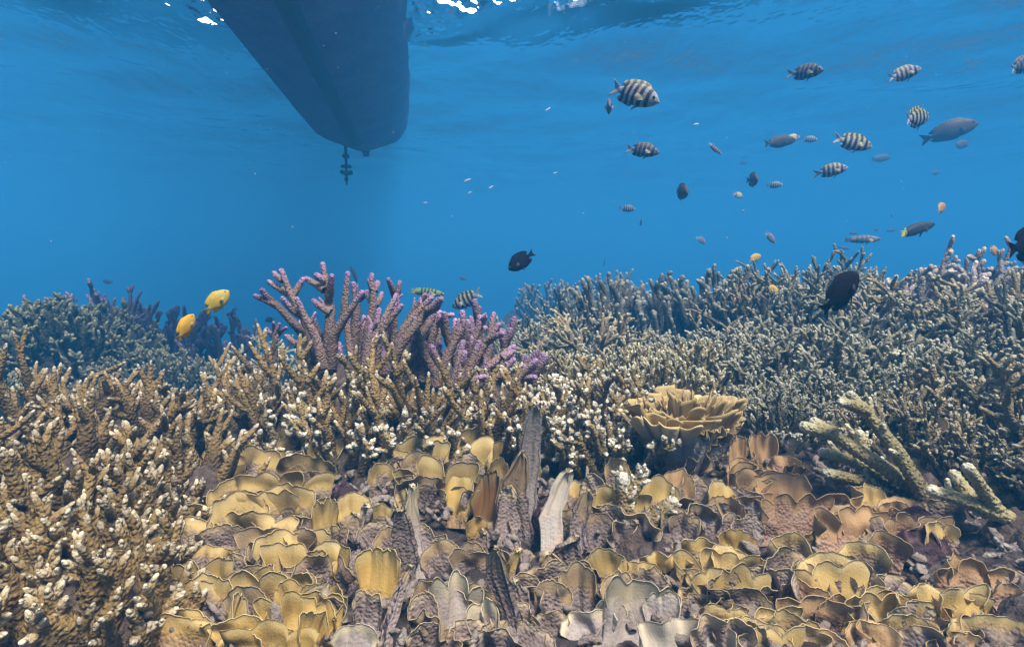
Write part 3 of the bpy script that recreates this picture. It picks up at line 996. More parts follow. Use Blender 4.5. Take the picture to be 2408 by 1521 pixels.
sheet_colony('broad olive-yellow fan sheet with brown mottled feet', (1960, 1400), [
    T(1960, 1335, 270, 95, 5), T(1900, 1395, 250, 80, 5, 'rust_plate'),
    (1945, 1312, 128, 92, None, dict(K=2, lobe=.2)), (2034, 1283, 92, 74, None, dict(K=1, lobe=.25)), (1955, 1387, 92, 82, 'rust_plate'), (1860, 1258, 76, 62), (1870, 1330, 80, 80, 'mauve_plate'), (1890, 1370, 90, 80, 'rust_plate'), (1925, 1245, 66, 36), (1820, 1330, 50, 60)], 24, extra=12, box=(1800, 1260, 2020, 1420))
sheet_colony('yellow and brown ruffled sheets below the pale fallen branch', (2160, 1450), [
    T(2080, 1405, 260, 90, 6), T(2230, 1385, 280, 85, 6, roll=-.1), T(2150, 1460, 330, 70, 7, 'rust_plate'), T(2290, 1320, 220, 80, 5, 'rust_plate'),
    (2066, 1390, 96, 90), (2185, 1388, 76, 60), (2243, 1307, 90, 80, 'rust_plate'), (2265, 1392, 150, 80, None, dict(lean=.6)), (2330, 1463, 150, 64, 'yellow_plate', dict(lean=.6)), (2130, 1450, 110, 70), (2050, 1470, 100, 60, 'rust_plate'), (2220, 1480, 110, 50)], 25, extra=16, box=(2040, 1330, 2380, 1500), emats=('rust_plate', 'mauve_plate', 'yellow_plate'))
sheet_colony('knobbly yellow crust sheets on a dark reddish boulder', (2140, 1270), [
    T(2010, 1195, 220, 75, 6, 'rust_plate'), T(2150, 1215, 230, 75, 6, 'rust_plate'),
    (2043, 1142, 62, 62), (2172, 1173, 80, 52), (2212, 1232, 70, 60), (2110, 1180, 60, 50, 'rust_plate'), (2000, 1190, 60, 50, 'rust_plate'), (1960, 1160, 60, 50, 'rust_plate')], 26, extra=14, box=(1950, 1150, 2230, 1260), emats=('rust_plate', 'mauve_plate'))
sheet_colony('pink-brown rough sheets leaning right of the vase coral', (1800, 1160), [
    T(1820, 1115, 210, 85, 5, 'rust_plate'), T(1870, 1170, 220, 80, 6, 'rust_plate'),
    (1790, 1018, 62, 82, 'rust_plate', dict(K=3, lobe=.4)), (1740, 1040, 40, 90, 'rust_plate', NAR), (1752, 1085, 56, 50, 'rust_plate'), (1825, 1112, 136, 92, 'rust_plate', dict(lean=.7)), (1780, 1095, 50, 40)], 27, extra=14, box=(1720, 1050, 1900, 1180), emats=('rust_plate', 'mauve_plate'))
sheet_colony('dark brown shadowed sheets in the hollow under the vase coral', (1630, 1200), [
    (1590, 1117, 56, 72, 'rust_plate'), (1628, 1130, 66, 60, 'mauve_plate'), (1690, 1135, 66, 60), (1660, 1190, 60, 60, 'mauve_plate'), (1710, 1180, 70, 70, 'rust_plate'), (1745, 1215, 60, 60, 'mauve_plate')], 28, extra=8, box=(1590, 1140, 1780, 1230))
sheet_colony('brown bowl-shaped sheet among the grey thicket', (2200, 1060), [
    (2195, 985, 120, 76, 'rust_plate', dict(K=2, cup=.35, curl=.3))], 29)
sheet_colony('pale tan little sheets behind the near brown fingers', (340, 960), [
    (300, 905, 34, 36, 'mauve_plate'), (335, 900, 36, 40, 'mauve_plate'), (362, 895, 36, 44, 'mauve_plate'), (330, 925, 36, 34, 'mauve_plate'), (380, 925, 30, 30, 'mauve_plate')], 30)

# frilled vase of sheets
rs = np.random.RandomState(77)
a0, d0 = gpoint(1600, 1105)
vase = empty('vase_coral', a0)
tag(vase, 'grey vase-shaped coral with a crown of frilled yellow sheets', 'vase coral')
Rt = 124 * d0 / FPX
Ht = 158 * d0 / FPX


def collar(rs, r0, r1, h0, h1, waves, ruf, scal, fold, n=260, m=30, ph=0.0):
    """a closed frilled collar of sheet, thin, opening upwards"""
    a = np.arange(n) / n * 2 * math.pi
    f = np.linspace(0, 1, m)
    Aa, F = np.meshgrid(a, f)
    nz = vnoise(np.cos(Aa) * 2.2 + ph, np.sin(Aa) * 2.2 + ph, F * 1.2)
    nz2 = vnoise(np.cos(Aa) * 6 + ph, np.sin(Aa) * 6 + ph, F * 2)
    r = r0 + (r1 - r0) * F ** .85
    nz3 = vnoise(np.cos(Aa) * 3.4 + ph * 2, np.sin(Aa) * 3.4 + ph * 3, F * .8 + 4)
    r = r * (1 + F ** 1.4 * (ruf * .35 * np.sin(waves * Aa + ph + 5 * nz) + ruf * 1.8 * nz2 + ruf * 2.0 * nz3) + .12 * nz + .05 * F * vnoise(Aa * 3.5 + ph, F * 1.5))
    Aw = Aa + F ** 2 * fold * np.sin(waves * Aa * 1.0 + ph + 1.2 + 2 * nz)
    top = 1 - scal * .6 + 1.7 * scal * nz3 + scal * .7 * np.abs(np.sin(waves * .5 * Aa + ph + 1.6 * nz)) + 1.0 * scal * nz2 + .3 * scal * vnoise(Aa * 16 + ph, 3.3)
    z = h0 + (h1 - h0) * F * top
    rn = r * (1 + .012 * vnoise(Aa * 14, F * 22))
    V = np.stack([rn * np.cos(Aw), rn * np.sin(Aw), z], -1)
    th = .0028 * (1.7 - F)[..., None]
    N = np.stack([np.cos(Aw), np.sin(Aw), -.5 + 0 * Aw], -1)
    V2 = V - N * th
    i = np.arange(m * n).reshape(m, n)
    j = np.roll(i, -1, 1)
    q = np.stack([i[:-1], j[:-1], j[1:], i[1:]], -1).reshape(-1, 4)
    N_ = m * n
    rim = np.stack([i[-1], j[-1], j[-1] + N_, i[-1] + N_], -1)
    uv = np.stack([Aa.ravel() * 1.5, F.ravel()], 1)
    b = Buf()
    b.add(np.vstack([V.reshape(-1, 3), V2.reshape(-1, 3)]), np.vstack([q, q[:, ::-1] + N_, rim]), None, np.tile([rs.rand(), 0, .5], (2 * N_, 1)), np.vstack([uv, uv]))
    return b


obj('cup', collar(rs, Rt * .28, Rt * 1.0, -.03, Ht * .84, 23, .15, .10, .07, ph=1.0, n=420).mesh('cup', M['vase']), vase)
for r0, r1, h1, wv, ph in ((.22, .90, .93, 21, 3.0), (.18, .76, .98, 19, 5.0), (.14, .62, 1.0, 17, 7.5), (.1, .47, 1.03, 13, 9.5), (.06, .30, 1.04, 9, 12.0)):
    obj('frill', collar(rs, Rt * r0, Rt * r1, -.02, Ht * h1, wv, .17, .09, .10, ph=ph, n=380).mesh('frill', M['frill']), vase)
for i in range(9):
    a = -3.1 + i * .37 + rs.rand() * .2
    o_ = Vector((math.cos(a), math.sin(a), 0))
    az = (o_ * .55 + Vector((0, 0, 1))).normalized()
    ay = -(o_ - az * o_.dot(az)).normalized()
    ax = ay.cross(az)
    b = Buf()
    plate_buf(b, rs, Rt * (.5 + .3 * rs.rand()), Ht * (.5 + .25 * rs.rand()), o_ * (Rt * .26) + Vector((0, 0, -.02)), ax, ay, az, curl=.12, ruf=.07, w0=.7, A=.8)
    obj('sheet', b.mesh('sheet', M['vase']), vase)
for i in range(16):
    a = -3.0 + i * .18 + rs.rand() * .15
    o_ = Vector((math.cos(a), math.sin(a), 0))
    f_ = .45 + .3 * rs.rand()
    az = (o_ * .75 + Vector((0, 0, 1))).normalized()
    ay = -(o_ - az * o_.dot(az)).normalized()
    ax = ay.cross(az)
    b = Buf()
    plate_buf(b, rs, Rt * (.3 + .25 * rs.rand()), Ht * .34, o_ * (Rt * (.16 + .78 * f_ ** .85)) + Vector((0, 0, Ht * .86 * f_)), ax, ay, az, curl=.2, ruf=.10, nu=26, nv=12)
    obj('sheet', b.mesh('sheet', M['frill']), vase)

# ------------------------------------------------------------------ branching corals
def px_limb(b, rs, pts, d, w0, w1, st, org, dd=0.0, wsc=(.95, .85)):
    """a limb drawn through points of the photograph at the distance d"""
    q = [P(x, y, d + dd * i / max(1, len(pts) - 1)) for i, (x, y) in enumerate(pts)]
    q = np.array([tuple(v - org) for v in q])
    q = np.vstack([q[0] - (q[1] - q[0]) * .05, q])
    # smooth resample
    dl = np.concatenate([[0], np.cumsum(np.linalg.norm(np.diff(q, axis=0), axis=1))])
    L = dl[-1]
    r1 = w1 * d / FPX / 2
    r0 = w0 * d / FPX / 2
    s, r = limb_profile(L, r0 * wsc[0], r1 * wsc[1], int(max(6, L / .0048)))
    ss = s * L
    out_ = np.stack([np.interp(ss, dl, q[:, i]) for i in range(3)], 1)
    ker = np.array([1, 2, 3, 2, 1]) / 9.0
    for i in range(3):
        pad = np.concatenate([[out_[0, i]] * 2, out_[:, i], [out_[-1, i]] * 2])
        sm = np.convolve(pad, ker, 'valid')
        out_[2:-5, i] = sm[2:-5]
    return s, r, out_


def hero(label, base_px, d, limbs, seed, mat, st, name='staghorn_coral', cat='staghorn coral', t_start=0.15, group=None, fill=0, foot=(.06, .04)):
    rs = np.random.RandomState(seed)
    if d is None:
        d = gpoint(*base_px)[1] - .03
    org = P(base_px[0], base_px[1], d)
    root = empty(name, org)
    tag(root, label, cat, group)
    for pts, w0, w1, subs, dd in limbs:
        b = Buf()
        rnd = rs.rand()
        z = dd if dd is not None else rs.uniform(-.08, .10)
        wsc = (.70, .50) if mat == 'purple' else (.80, .64)
        s, r, q = px_limb(b, rs, pts, d + z, w0, w1, st, org, rs.uniform(-.04, .04), wsc)
        tube(b, q, r, 14, .22, t_start, 1, rnd, rs, .20)
        for sp in subs:
            s2, r2, q2 = px_limb(b, rs, sp, d + z, w1 * 1.2, w1 * .95, st, org, rs.uniform(-.05, .05), wsc)
            tube(b, q2, r2, 14, .22, .55, 1, rnd, rs, .20)
        # a few small side buds
        for kx in range(rs.randint(0, 3) if mat == 'purple' else 4):
            i = rs.randint(len(s) // 3, len(s) - 6)
            dv = perp(rs, q[i + 1] - q[i - 1], .8)
            limb(b, rs, q[i], dv, .022 + .02 * rs.rand(), r[i] * .6, r[-6] * .6, dict(ST['upright'], subs=[], step=.005, seg=9, tref=.2), .7, 0, rnd)
        obj('branch', b.mesh('branch', M[mat]), root)
    for kx in range(fill):
        b = Buf()
        a = rs.rand() * 6.28
        rr = .02 + .12 * rs.rand()
        limb(b, rs, np.array([math.cos(a) * rr * 1.3, abs(math.sin(a)) * rr + .02, -.02]), np.array([math.cos(a) * .7, .25 + .3 * math.sin(a), 1]), .13 + .11 * rs.rand(), .0135, .0095, dict(ST['upright'], step=.0055, seg=12, nub=.22, tref=.2, subs=[(1, 3, .3, .9, .25, .5, .5)]))
        obj('branch', b.mesh('branch', M[mat]), root)
    b = Buf()
    dome(b, rs, foot[0], foot[1], 24, 9, .12)
    obj('base', b.mesh('base', M['base']), root)
    return root


def cp(*pts):
    return [(542 + x * .3365, 572 + y * .3365) for x, y in pts]


HA = [
    (cp((640, 880), (560, 700), (470, 590), (330, 440), (160, 360)), 34, 20, [cp((330, 440), (260, 380), (210, 315))], -.02),
    (cp((620, 860), (570, 640), (490, 480), (420, 360), (350, 175)), 38, 20, [cp((410, 350), (330, 310), (258, 262)), cp((430, 380), (470, 310), (515, 238)), cp((370, 260), (320, 230), (300, 200))], .03),
    (cp((650, 860), (590, 640), (510, 500), (458, 375)), 36, 20, [cp((520, 520), (420, 460), (355, 375))], -.06),
    (cp((690, 860), (690, 640), (700, 480), (680, 330), (640, 130)), 40, 22, [cp((660, 330), (600, 290), (520, 240)), cp((690, 370), (700, 300), (710, 215)), cp((700, 480), (640, 450), (568, 392)), cp((655, 260), (620, 240), (585, 212))], .0),
    (cp((700, 860), (720, 650), (800, 520), (930, 330)), 38, 22, [cp((790, 540), (800, 420), (820, 195))], -.05),
    (cp((850, 860), (870, 640), (885, 450), (855, 268)), 34, 20, [cp((880, 400), (930, 370), (960, 330))], .10),
    (cp((940, 860), (960, 620), (1000, 420), (985, 205)), 36, 20, [cp((1005, 330), (1025, 300), (1032, 260)), cp((1000, 430), (970, 380), (948, 335)), cp((1010, 430), (1045, 390), (1062, 340))], .05),
    (cp((1000, 830), (1060, 560), (1120, 440), (1165, 350)), 32, 20, [], .0),
    (cp((1050, 800), (1130, 540), (1160, 400), (1185, 260)), 34, 19, [cp((1150, 370), (1125, 310), (1100, 242))], .11),
    (cp((960, 900), (985, 760), (1010, 640), (1040, 450)), 36, 22, [], -.08),
    (cp((1000, 900), (1030, 650), (1110, 540), (1205, 425)), 34, 22, [], -.06),
    (cp((1090, 900), (1200, 690), (1340, 520), (1470, 380)), 42, 26, [cp((1380, 470), (1430, 450), (1480, 375))], -.07),
    (cp((1130, 840), (1210, 600), (1310, 480), (1415, 368)), 34, 22, [], .02),
    (cp((1120, 800), (1220, 580), (1290, 460), (1368, 348)), 32, 20, [], .08),
    (cp((1350, 950), (1400, 700), (1440, 560), (1500, 505), (1565, 500)), 36, 20, [cp((1440, 560), (1450, 500), (1475, 470))], .03),
    (cp((860, 860), (845, 640), (850, 560), (880, 480)), 34, 20, [], .12),
    (cp((900, 860), (915, 680), (935, 500)), 32, 20, [], .13),
    (cp((1060, 880), (1090, 700), (1120, 540), (1150, 420)), 32, 20, [], .1),
    (cp((940, 900), (962, 720), (985, 565)), 34, 24, [], -.10),
    (cp((620, 700), (600, 600), (578, 510)), 30, 19, [], .12),
    (cp((700, 760), (640, 690), (600, 620)), 26, 18, [], .1),
    (cp((300, 880), (308, 740), (310, 640), (345, 555)), 26, 13, [cp((310, 660), (270, 620), (245, 588)), cp((312, 640), (305, 590), (300, 545)), cp((320, 650), (360, 610), (392, 585))], .22),
    (cp((560, 860), (520, 760), (440, 690), (380, 640)), 28, 18, [], .14),
]
HB = [
    (cp((1440, 990), (1520, 780), (1580, 660), (1640, 535)), 36, 24, [], .02),
    (cp((1560, 1000), (1590, 870), (1610, 760), (1630, 672)), 34, 24, [], -.04),
    (cp((1580, 960), (1680, 720), (1730, 600), (1745, 498)), 34, 24, [cp((1725, 620), (1760, 600), (1790, 590)), cp((1740, 560), (1770, 530), (1775, 500))], .04),
    (cp((1640, 980), (1720, 800), (1800, 670), (1885, 556)), 34, 22, [cp((1790, 690), (1850, 650), (1915, 625))], .02),
    (cp((1680, 1010), (1780, 880), (1890, 790), (1995, 712)), 36, 24, [cp((1900, 800), (1950, 770), (1990, 745))], -.05),
    (cp((1720, 1010), (1850, 940), (1930, 860), (1990, 800)), 32, 22, [cp((1880, 920), (1910, 930), (1930, 940))], .04),
    (cp((1880, 1090), (1960, 1000), (2050, 900), (2145, 808)), 34, 22, [cp((2060, 900), (2060, 870), (2050, 850)), cp((2010, 950), (2080, 940), (2140, 935))], .05),
    (cp((1500, 960), (1470, 830), (1430, 690)), 30, 20, [], .08),
    (cp((1640, 960), (1690, 820), (1745, 675)), 32, 22, [], -.08),
    (cp((1590, 980), (1615, 880), (1640, 745)), 32, 22, [], -.10),
    (cp((1560, 1040), (1680, 960), (1790, 925)), 30, 20, [], -.1),
]
hero('tall mauve staghorn coral with thick fanned branches and violet tips', (850, 940), 1.38, HA, 21, 'purple', 'upright', fill=32, foot=(.22, .10))
hero('smaller violet-tipped staghorn cluster leaning away beside the cream coral', (1110, 930), 1.36, HB, 22, 'purple', 'upright', fill=14, foot=(.14, .07))

def seat(px, py=None, x=None, y=None, dz=0.0):
    pass


BROWN = [
    # x, y, R, L, n, spread, label
    (-.98, 1.12, .12, .17, 26, .95, 'brown finger coral against the dark blue valley, uppermost of the near bank'),
    (-.77, 1.13, .10, .13, 24, .9, 'low brown finger coral between the near bank and the pale tan sheets'),
    (-.98, .90, .12, .15, 26, .9, 'brown finger coral at the frame edge under the uppermost one'),
    (-.74, .92, .11, .13, 26, .9, 'brown pale-tipped finger coral beside the dark gap before the yellow rosette'),
    (-.86, .70, .11, .14, 24, .9, 'brown finger coral at the frame edge level with the big yellow rosette'),
    (-.64, .74, .10, .13, 24, .9, 'brown white-tipped finger coral touching the yellow rosette'),
    (-.66, .54, .10, .12, 22, .9, 'nearest brown finger coral beside the broad golden sheets'),
    (-.84, .50, .10, .13, 20, .9, 'brown finger coral in the bottom corner of the bank'),
 (-.61, .66, .09, .12, 20, .9, 'small brown finger coral at the bottom of the frame below the near bank'),
    (-.49, .65, .07, .10, 18, .9, 'low brown finger coral in the gap before the stack of golden sheets'),
    (-.57, .83, .08, .11, 18, .9, 'brown finger coral wedged against the edge of the yellow rosette'),
    (-.58, .96, .08, .11, 18, .9, 'low brown finger coral between the bushy staghorn and the yellow rosette'),
]
for px_, py_, lab in ((235, 1412, 'small brown finger coral beside the lowest golden sheets'), (55, 1470, 'small brown finger coral at the bottom corner of the frame'), (190, 1520, 'small brown finger coral on the bottom edge of the frame'),
                      (310, 1330, 'small brown finger coral in the dark gap left of the golden sheets'), (95, 1350, 'small brown finger coral filling the middle of the near bank'), (290, 1490, 'small brown finger coral under the broad golden sheets')):
    q_ = gpoint(px_, py_)[0]
    BROWN.append((q_.x, q_.y, .055, .085, 15, .95, lab))
for i, (x, y, R, L, n, sp, lab) in enumerate(BROWN):
    rs = np.random.RandomState(100 + i)
    root = empty('finger_coral', (x, y, gz(x, y)))
    tag(root, lab, 'finger coral', 'brown finger corals of the near bank')
    parts_clump(root, rs, 'finger', 'brown', n, R * 1.05, L * 1.1, .0175, .0054, sp, (0, -.12), .07)
FRONT = [
    (-.64, 1.34, .14, .20, 42, .85, (-.1, -.1), 'brown', 'brown', 'bushy brown staghorn with white tips left of the mauve staghorn'),
    (-.50, 1.24, .08, .20, 16, .5, (0, -.1), 'brown', 'brown', 'slim brown staghorn tuft at the left foot of the mauve staghorn'),
    (-.36, 1.18, .085, .20, 18, .6, (0, -.15), 'brown', 'brown', 'dark-stemmed brown staghorn tuft in front of the mauve trunk'),
    (-.235, 1.16, .08, .19, 18, .6, (0, -.15), 'brown', 'brown', 'white-tipped brown staghorn tuft centred below the mauve staghorn'),
    (-.12, 1.20, .085, .20, 18, .6, (.05, -.15), 'brown', 'brown', 'brown staghorn tuft between the mauve staghorn and its smaller neighbour'),
    (-.01, 1.17, .085, .18, 18, .65, (.1, -.15), 'brown', 'brown', 'brown white-tipped staghorn tuft before the smaller violet cluster'),
    (-.17, 1.10, .06, .13, 14, .8, (0, -.2), 'knob', 'whiteknob', 'short white-knobbed coral tuft behind the wide tiered rosette'),
    (-.33, 1.09, .06, .13, 14, .8, (0, -.2), 'knob', 'whiteknob', 'short white-knobbed coral tuft beside the top of the big yellow rosette'),
    (-.47, 1.14, .05, .11, 12, .8, (0, -.2), 'knob', 'whiteknob', 'little white-knobbed coral tuft above the big yellow rosette'),
    (.09, 1.18, .10, .15, 30, .8, (0, -.2), 'knob', 'whiteknob', 'white-knobbed brown coral beside the tallest grey blade'),
    (.20, 1.12, .09, .14, 28, .9, (0, -.2), 'knob', 'whiteknob', 'white-knobbed brown coral touching the vase coral'),
    (.21, 1.30, .09, .13, 30, .8, (0, -.1), 'knob', 'whiteknob', 'white-knobbed brown coral behind the others below the cream coral'),
]
for i, (x, y, R, L, n, sp, ln, st, mt, lab) in enumerate(FRONT):
    rs = np.random.RandomState(140 + i)
    root = empty('finger_coral', (x, y, gz(x, y)))
    tag(root, lab, 'finger coral', 'white-tipped corals around the mauve staghorn')
    parts_clump(root, rs, st, mt, int(n * .72) if st == 'brown' else n, R, L * 1.08, .0145 if st == 'brown' else .0105, .0062 if st == 'brown' else .0056, sp, ln, .03)
# lone white-knobbed branch coral among the sheets
a1, d1 = gpoint(1480, 1255)
root = empty('finger_coral', a1)
tag(root, 'lone forked branch coral with white knobs standing among brown sheets', 'finger coral')
rs = np.random.RandomState(160)
for pts, w0, w1 in (([(1465, 1260), (1470, 1190), (1462, 1110)], 48, 34), ([(1470, 1190), (1495, 1140), (1518, 1098)], 36, 28), ([(1490, 1260), (1540, 1215), (1592, 1172)], 46, 34), ([(1450, 1250), (1440, 1235)], 30, 26)):
    b = Buf()
    s, r, q = px_limb(b, rs, pts, d1, w0, w1, 'knob', a1)
    tube(b, q, r, 12, .25, .35, 1.0, .5, rs)
    for kx in range(14):
        i = rs.randint(2, len(s) - 4)
        limb(b, rs, q[i], perp(rs, q[i + 1] - q[i - 1], .9), .018 + .008 * rs.rand(), r[i] * .5, .005, dict(ST['knob'], subs=[], seg=8), .62)
    obj('branch', b.mesh('branch', M['whiteknob']), root)
b = Buf()
dome(b, rs, .05, .03)
obj('base', b.mesh('base', M['base']), root)

CREAM = [(.14, 1.62, .15, 'cream finger coral dome behind the smaller violet cluster'),
         (.36, 1.66, .16, 'cream finger coral dome under the yellow fish'),
         (.55, 1.62, .15, 'cream finger coral dome above the vase coral'),
         (.40, 1.44, .14, 'cream finger coral dome just behind the vase rim')]
for i, (x, y, R, lab) in enumerate(CREAM):
    rs = np.random.RandomState(170 + i)
    o = obj('dome_coral', single_clump('dome_coral', rs, 'table', 'cream', 95, R, .075, .0075, .0040, .75, (0, -.1), True, .06), None, (x, y, gz(x, y) + .02))
    tag(o, lab, 'finger coral', 'cream finger coral domes')

# shared shapes for the thickets on the slope
PROTO = {}
def proto(key, *a, **k):
    if key not in PROTO:
        PROTO[key] = single_clump('thicket_coral', np.random.RandomState(abs(hash(key[0])) % 1000 if False else sum(map(ord, key))), *a, **k)
    return PROTO[key]


for q in range(3):
    proto('grey%d' % q, 'thicket', 'grey', 26, .18, .20, .0092, .0050, 1.1, domeh=.05)
    proto('tan%d' % q, 'thicket', 'tan', 22, .17, .17, .0105, .0058, 1.0, domeh=.05)
    proto('lilac%d' % q, 'thicket', 'lilac', 19, .18, .205, .0155, .0088, .9, domeh=.05)
    proto('small%d' % q, 'thicket', 'grey', 44, .16, .115, .0072, .0040, 1.05, domeh=.05)
for q in range(2):
    proto('dark%d' % q, 'upright', 'dark', 24, .17, .24, .017, .011, .6, domeh=.03)
    proto('violet%d' % q, 'upright', 'violet', 38, .22, .235, .013, .008, .8, domeh=.03)
    proto('oliv%d' % q, 'table', 'olive', 230, .30, .10, .012, .007, .8, foot=False, domeh=.18)
    proto('bush%d' % q, 'far', 'grey', 45, .28, .30, .016, .011, .9, domeh=.05)

SLOPE = [
    # proto, x, y, scale, label
    ('small0', .05, 2.05, 1.0, 'small grey-green thicket coral at the valley edge behind the violet cluster'),
    ('tan2', .28, 2.10, 1.1, 'small tan thicket coral behind the cream domes'),
    ('small2', .50, 2.05, 1.1, 'small grey-green thicket coral in the dark hollow above the cream domes'),
    ('grey0', .08, 2.50, 1.0, 'grey-green staghorn at the low end of the ridge'),
    ('grey1', .30, 2.55, 1.0, 'grey-green staghorn on the low ridge near the tiny yellow fish'),
    ('small0', .20, 2.32, 1.2, 'fine-branched coral on the flank of the low ridge'),
    ('small1', .46, 2.36, 1.2, 'fine-branched coral below the dark upright thicket'),
    ('dark0', .48, 2.62, .95, 'dark green upright staghorn at the start of the tall ridge'),
    ('dark1', .70, 2.58, 1.0, 'dark green upright staghorn in the middle of the ridge line'),
    ('dark0', .90, 2.52, .9, 'dark green upright staghorn below the small yellow fish pair'),
    ('tan0', .96, 2.24, .9, 'tan staghorn beneath the yellow fish on the slope'),
    ('grey0', 1.10, 2.42, .95, 'grey staghorn on the ridge crest beside the yellow fish'),
    ('grey1', 1.34, 2.36, 1.0, 'grey staghorn on the ridge crest left of the big black fish'),
    ('lilac0', 1.60, 2.30, 1.0, 'lilac-grey staghorn on the ridge crest above the big black fish'),
    ('lilac1', 1.86, 2.22, 1.05, 'lilac-grey staghorn at the highest point of the ridge'),
    ('lilac2', 2.12, 2.12, 1.0, 'lilac-grey staghorn where the ridge drops towards the frame edge'),
    ('lilac0', 2.36, 2.00, 1.0, 'lilac-grey staghorn on the falling end of the ridge'),
    ('grey2', 1.22, 2.05, .95, 'grey staghorn just below the big black fish tail'),
    ('lilac1', 1.46, 1.98, 1.0, 'lilac-grey staghorn with long arched branches under the big black fish'),
    ('lilac2', 1.72, 1.90, 1.05, 'lilac-grey staghorn in the middle of the bright slope'),
    ('lilac0', 1.98, 1.78, 1.0, 'lilac-grey staghorn at the frame edge below the crest'),
    ('grey0', 1.02, 1.86, .9, 'grey staghorn over a dark hollow on the mid slope'),
    ('tan1', 1.24, 1.74, .95, 'tan staghorn with pale tips under the arched branches'),
    ('tan2', 1.48, 1.66, .95, 'tan staghorn on the lower slope amid dark gaps'),
    ('tan0', 1.70, 1.56, .9, 'tan staghorn near the frame edge on the lower slope'),
    ('small0', .72, 1.84, 1.1, 'pale small-branched coral behind the last cream dome'),
    ('small1', .88, 1.66, 1.15, 'grey small-branched coral up the slope from the vase coral'),
    ('small2', .72, 1.50, 1.0, 'pale grey small-branched coral right behind the vase coral'),
    ('small0', .90, 1.42, 1.0, 'pale grey small-branched coral above the pink-brown sheets'),
    ('small1', 1.08, 1.52, 1.1, 'grey small-branched coral around a dark crevice'),
    ('grey0', 1.28, 1.46, .85, 'grey staghorn above the yellow rope-like branches'),
    ('tan1', 1.48, 1.38, .85, 'tan staghorn with bright tips near the brown bowl sheet'),
    ('small2', 1.10, 1.28, 1.0, 'pale small-branched coral behind the rope-like branches'),
    ('tan0', 1.34, 1.20, 1.0, 'tan small-branched coral beside the brown bowl sheet'),
    ('small1', .72, 1.30, .8, 'little pale coral tuft between the vase coral and the rope branches'),
    ('small2', .92, 1.20, .8, 'little mossy coral tuft at the root of the rope branches'),
    ('tan2', 1.16, 1.06, .7, 'tan staghorn at the frame edge above the pale fallen branch'),
    ('violet1', -.02, 2.85, .75, 'dusky violet staghorn at the end of the valley beside the ridge'),
    ('violet0', -1.98, 3.0, 1.2, 'dark violet staghorn stand across the valley'),
    ('violet1', -1.66, 3.02, 1.15, 'dark violet staghorn stand nearer the pale cauliflower coral'),
    ('violet0', -2.32, 3.1, 1.15, 'dark violet staghorn stand behind the olive mound'),
    ('violet1', -1.80, 2.68, .8, 'shaded violet staghorn low in the valley'),
    ('oliv0', -1.84, 2.25, 1.1, 'olive mound of short pale-tipped fingers at the frame edge'),
    ('oliv1', -2.15, 2.55, 1.15, 'higher olive finger mound behind the first'),
    ('oliv1', -1.48, 2.20, .8, 'lower olive finger mound sloping into the valley'),
    ('oliv0', -1.52, 1.78, .7, 'low olive finger mound at the foot of the larger mound'),
    ('oliv1', -1.80, 1.72, .7, 'low olive finger mound behind the uppermost brown finger coral'),
    ('small1', -.98, 2.35, 1.35, 'pale blue-grey cauliflower-like coral across the valley'),
    ('small2', -.72, 2.30, 1.2, 'pale blue-grey coral half hidden behind the mauve staghorn'),
    ('small0', -1.30, 2.40, 1.0, 'sparse pale coral deep in the valley'),
    ('bush0', .5, 6.4, 1.3, 'far hazy coral mound beyond the ridge gap'),
    ('bush1', 1.3, 6.8, 1.4, 'second far hazy coral mound beyond the ridge'),
    ('bush0', -.2, 6.0, 1.2, 'far hazy coral mound in line with the mauve staghorn'),
    ('bush1', 4.2, 5.0, 1.4, 'hazy distant reef slope coral behind the lilac ridge'),
    ('bush0', 4.8, 5.2, 1.4, 'hazy distant reef slope coral at the frame edge'),
    ('bush1', 3.6, 5.4, 1.4, 'hazy distant reef slope coral under the black fish tail'),
    ('tan1', 1.02, 1.02, .8, 'tan small-branched coral beside the pale fallen branch'),
    ('tan0', 1.28, .98, .7, 'tan staghorn tuft above the stubs of the fallen branch'),
    ('tan2', .96, .84, .7, 'low tan coral tuft under the pale fallen branch'),
    ('small0', 1.12, .84, .7, 'low tan coral tuft at the frame edge under the fallen branch'),
]
for pk, px_, py_, sc_, lab in (('small0', 1800, 985, .6, 'little grey coral tuft right of the vase coral rim'), ('small1', 1850, 1040, .6, 'little grey coral tuft at the tip of the lowest rope branch'), ('small2', 2090, 985, .7, 'little grey coral tuft above the longest rope branch'),
                             ('tan0', 2140, 1075, .5, 'little tan coral tuft under the brown bowl sheet'), ('tan1', 2320, 1040, .6, 'tan coral tuft right of the brown bowl sheet'), ('small0', 2380, 1130, .6, 'grey coral tuft over the stubs of the pale fallen branch'),
                             ('tan2', 2300, 1120, .5, 'little tan coral tuft between the bowl sheet and the fallen branch'), ('small2', 1930, 1000, .6, 'little grey coral tuft behind the mossy rope branches')):
    q_ = gpoint(px_, py_)[0]
    SLOPE.append((pk, q_.x, q_.y, sc_, lab))
rs = np.random.RandomState(55)
for i, (pk, x, y, sc, lab) in enumerate(SLOPE):
    o = obj('thicket_coral', PROTO[pk], None, (x, y, gz(x, y) + (-.04 if pk[:4] == 'oliv' else .01)))
    o.rotation_euler = (rs.randn() * .10 + .06, rs.randn() * .10, rs.rand() * 6.28)
    s_ = sc * rs.uniform(.94, 1.06)
    o.scale = (s_, s_, s_ * rs.uniform(.9, 1.1))
    tag(o, lab, 'branching coral', 'branching corals of the slope and valley')

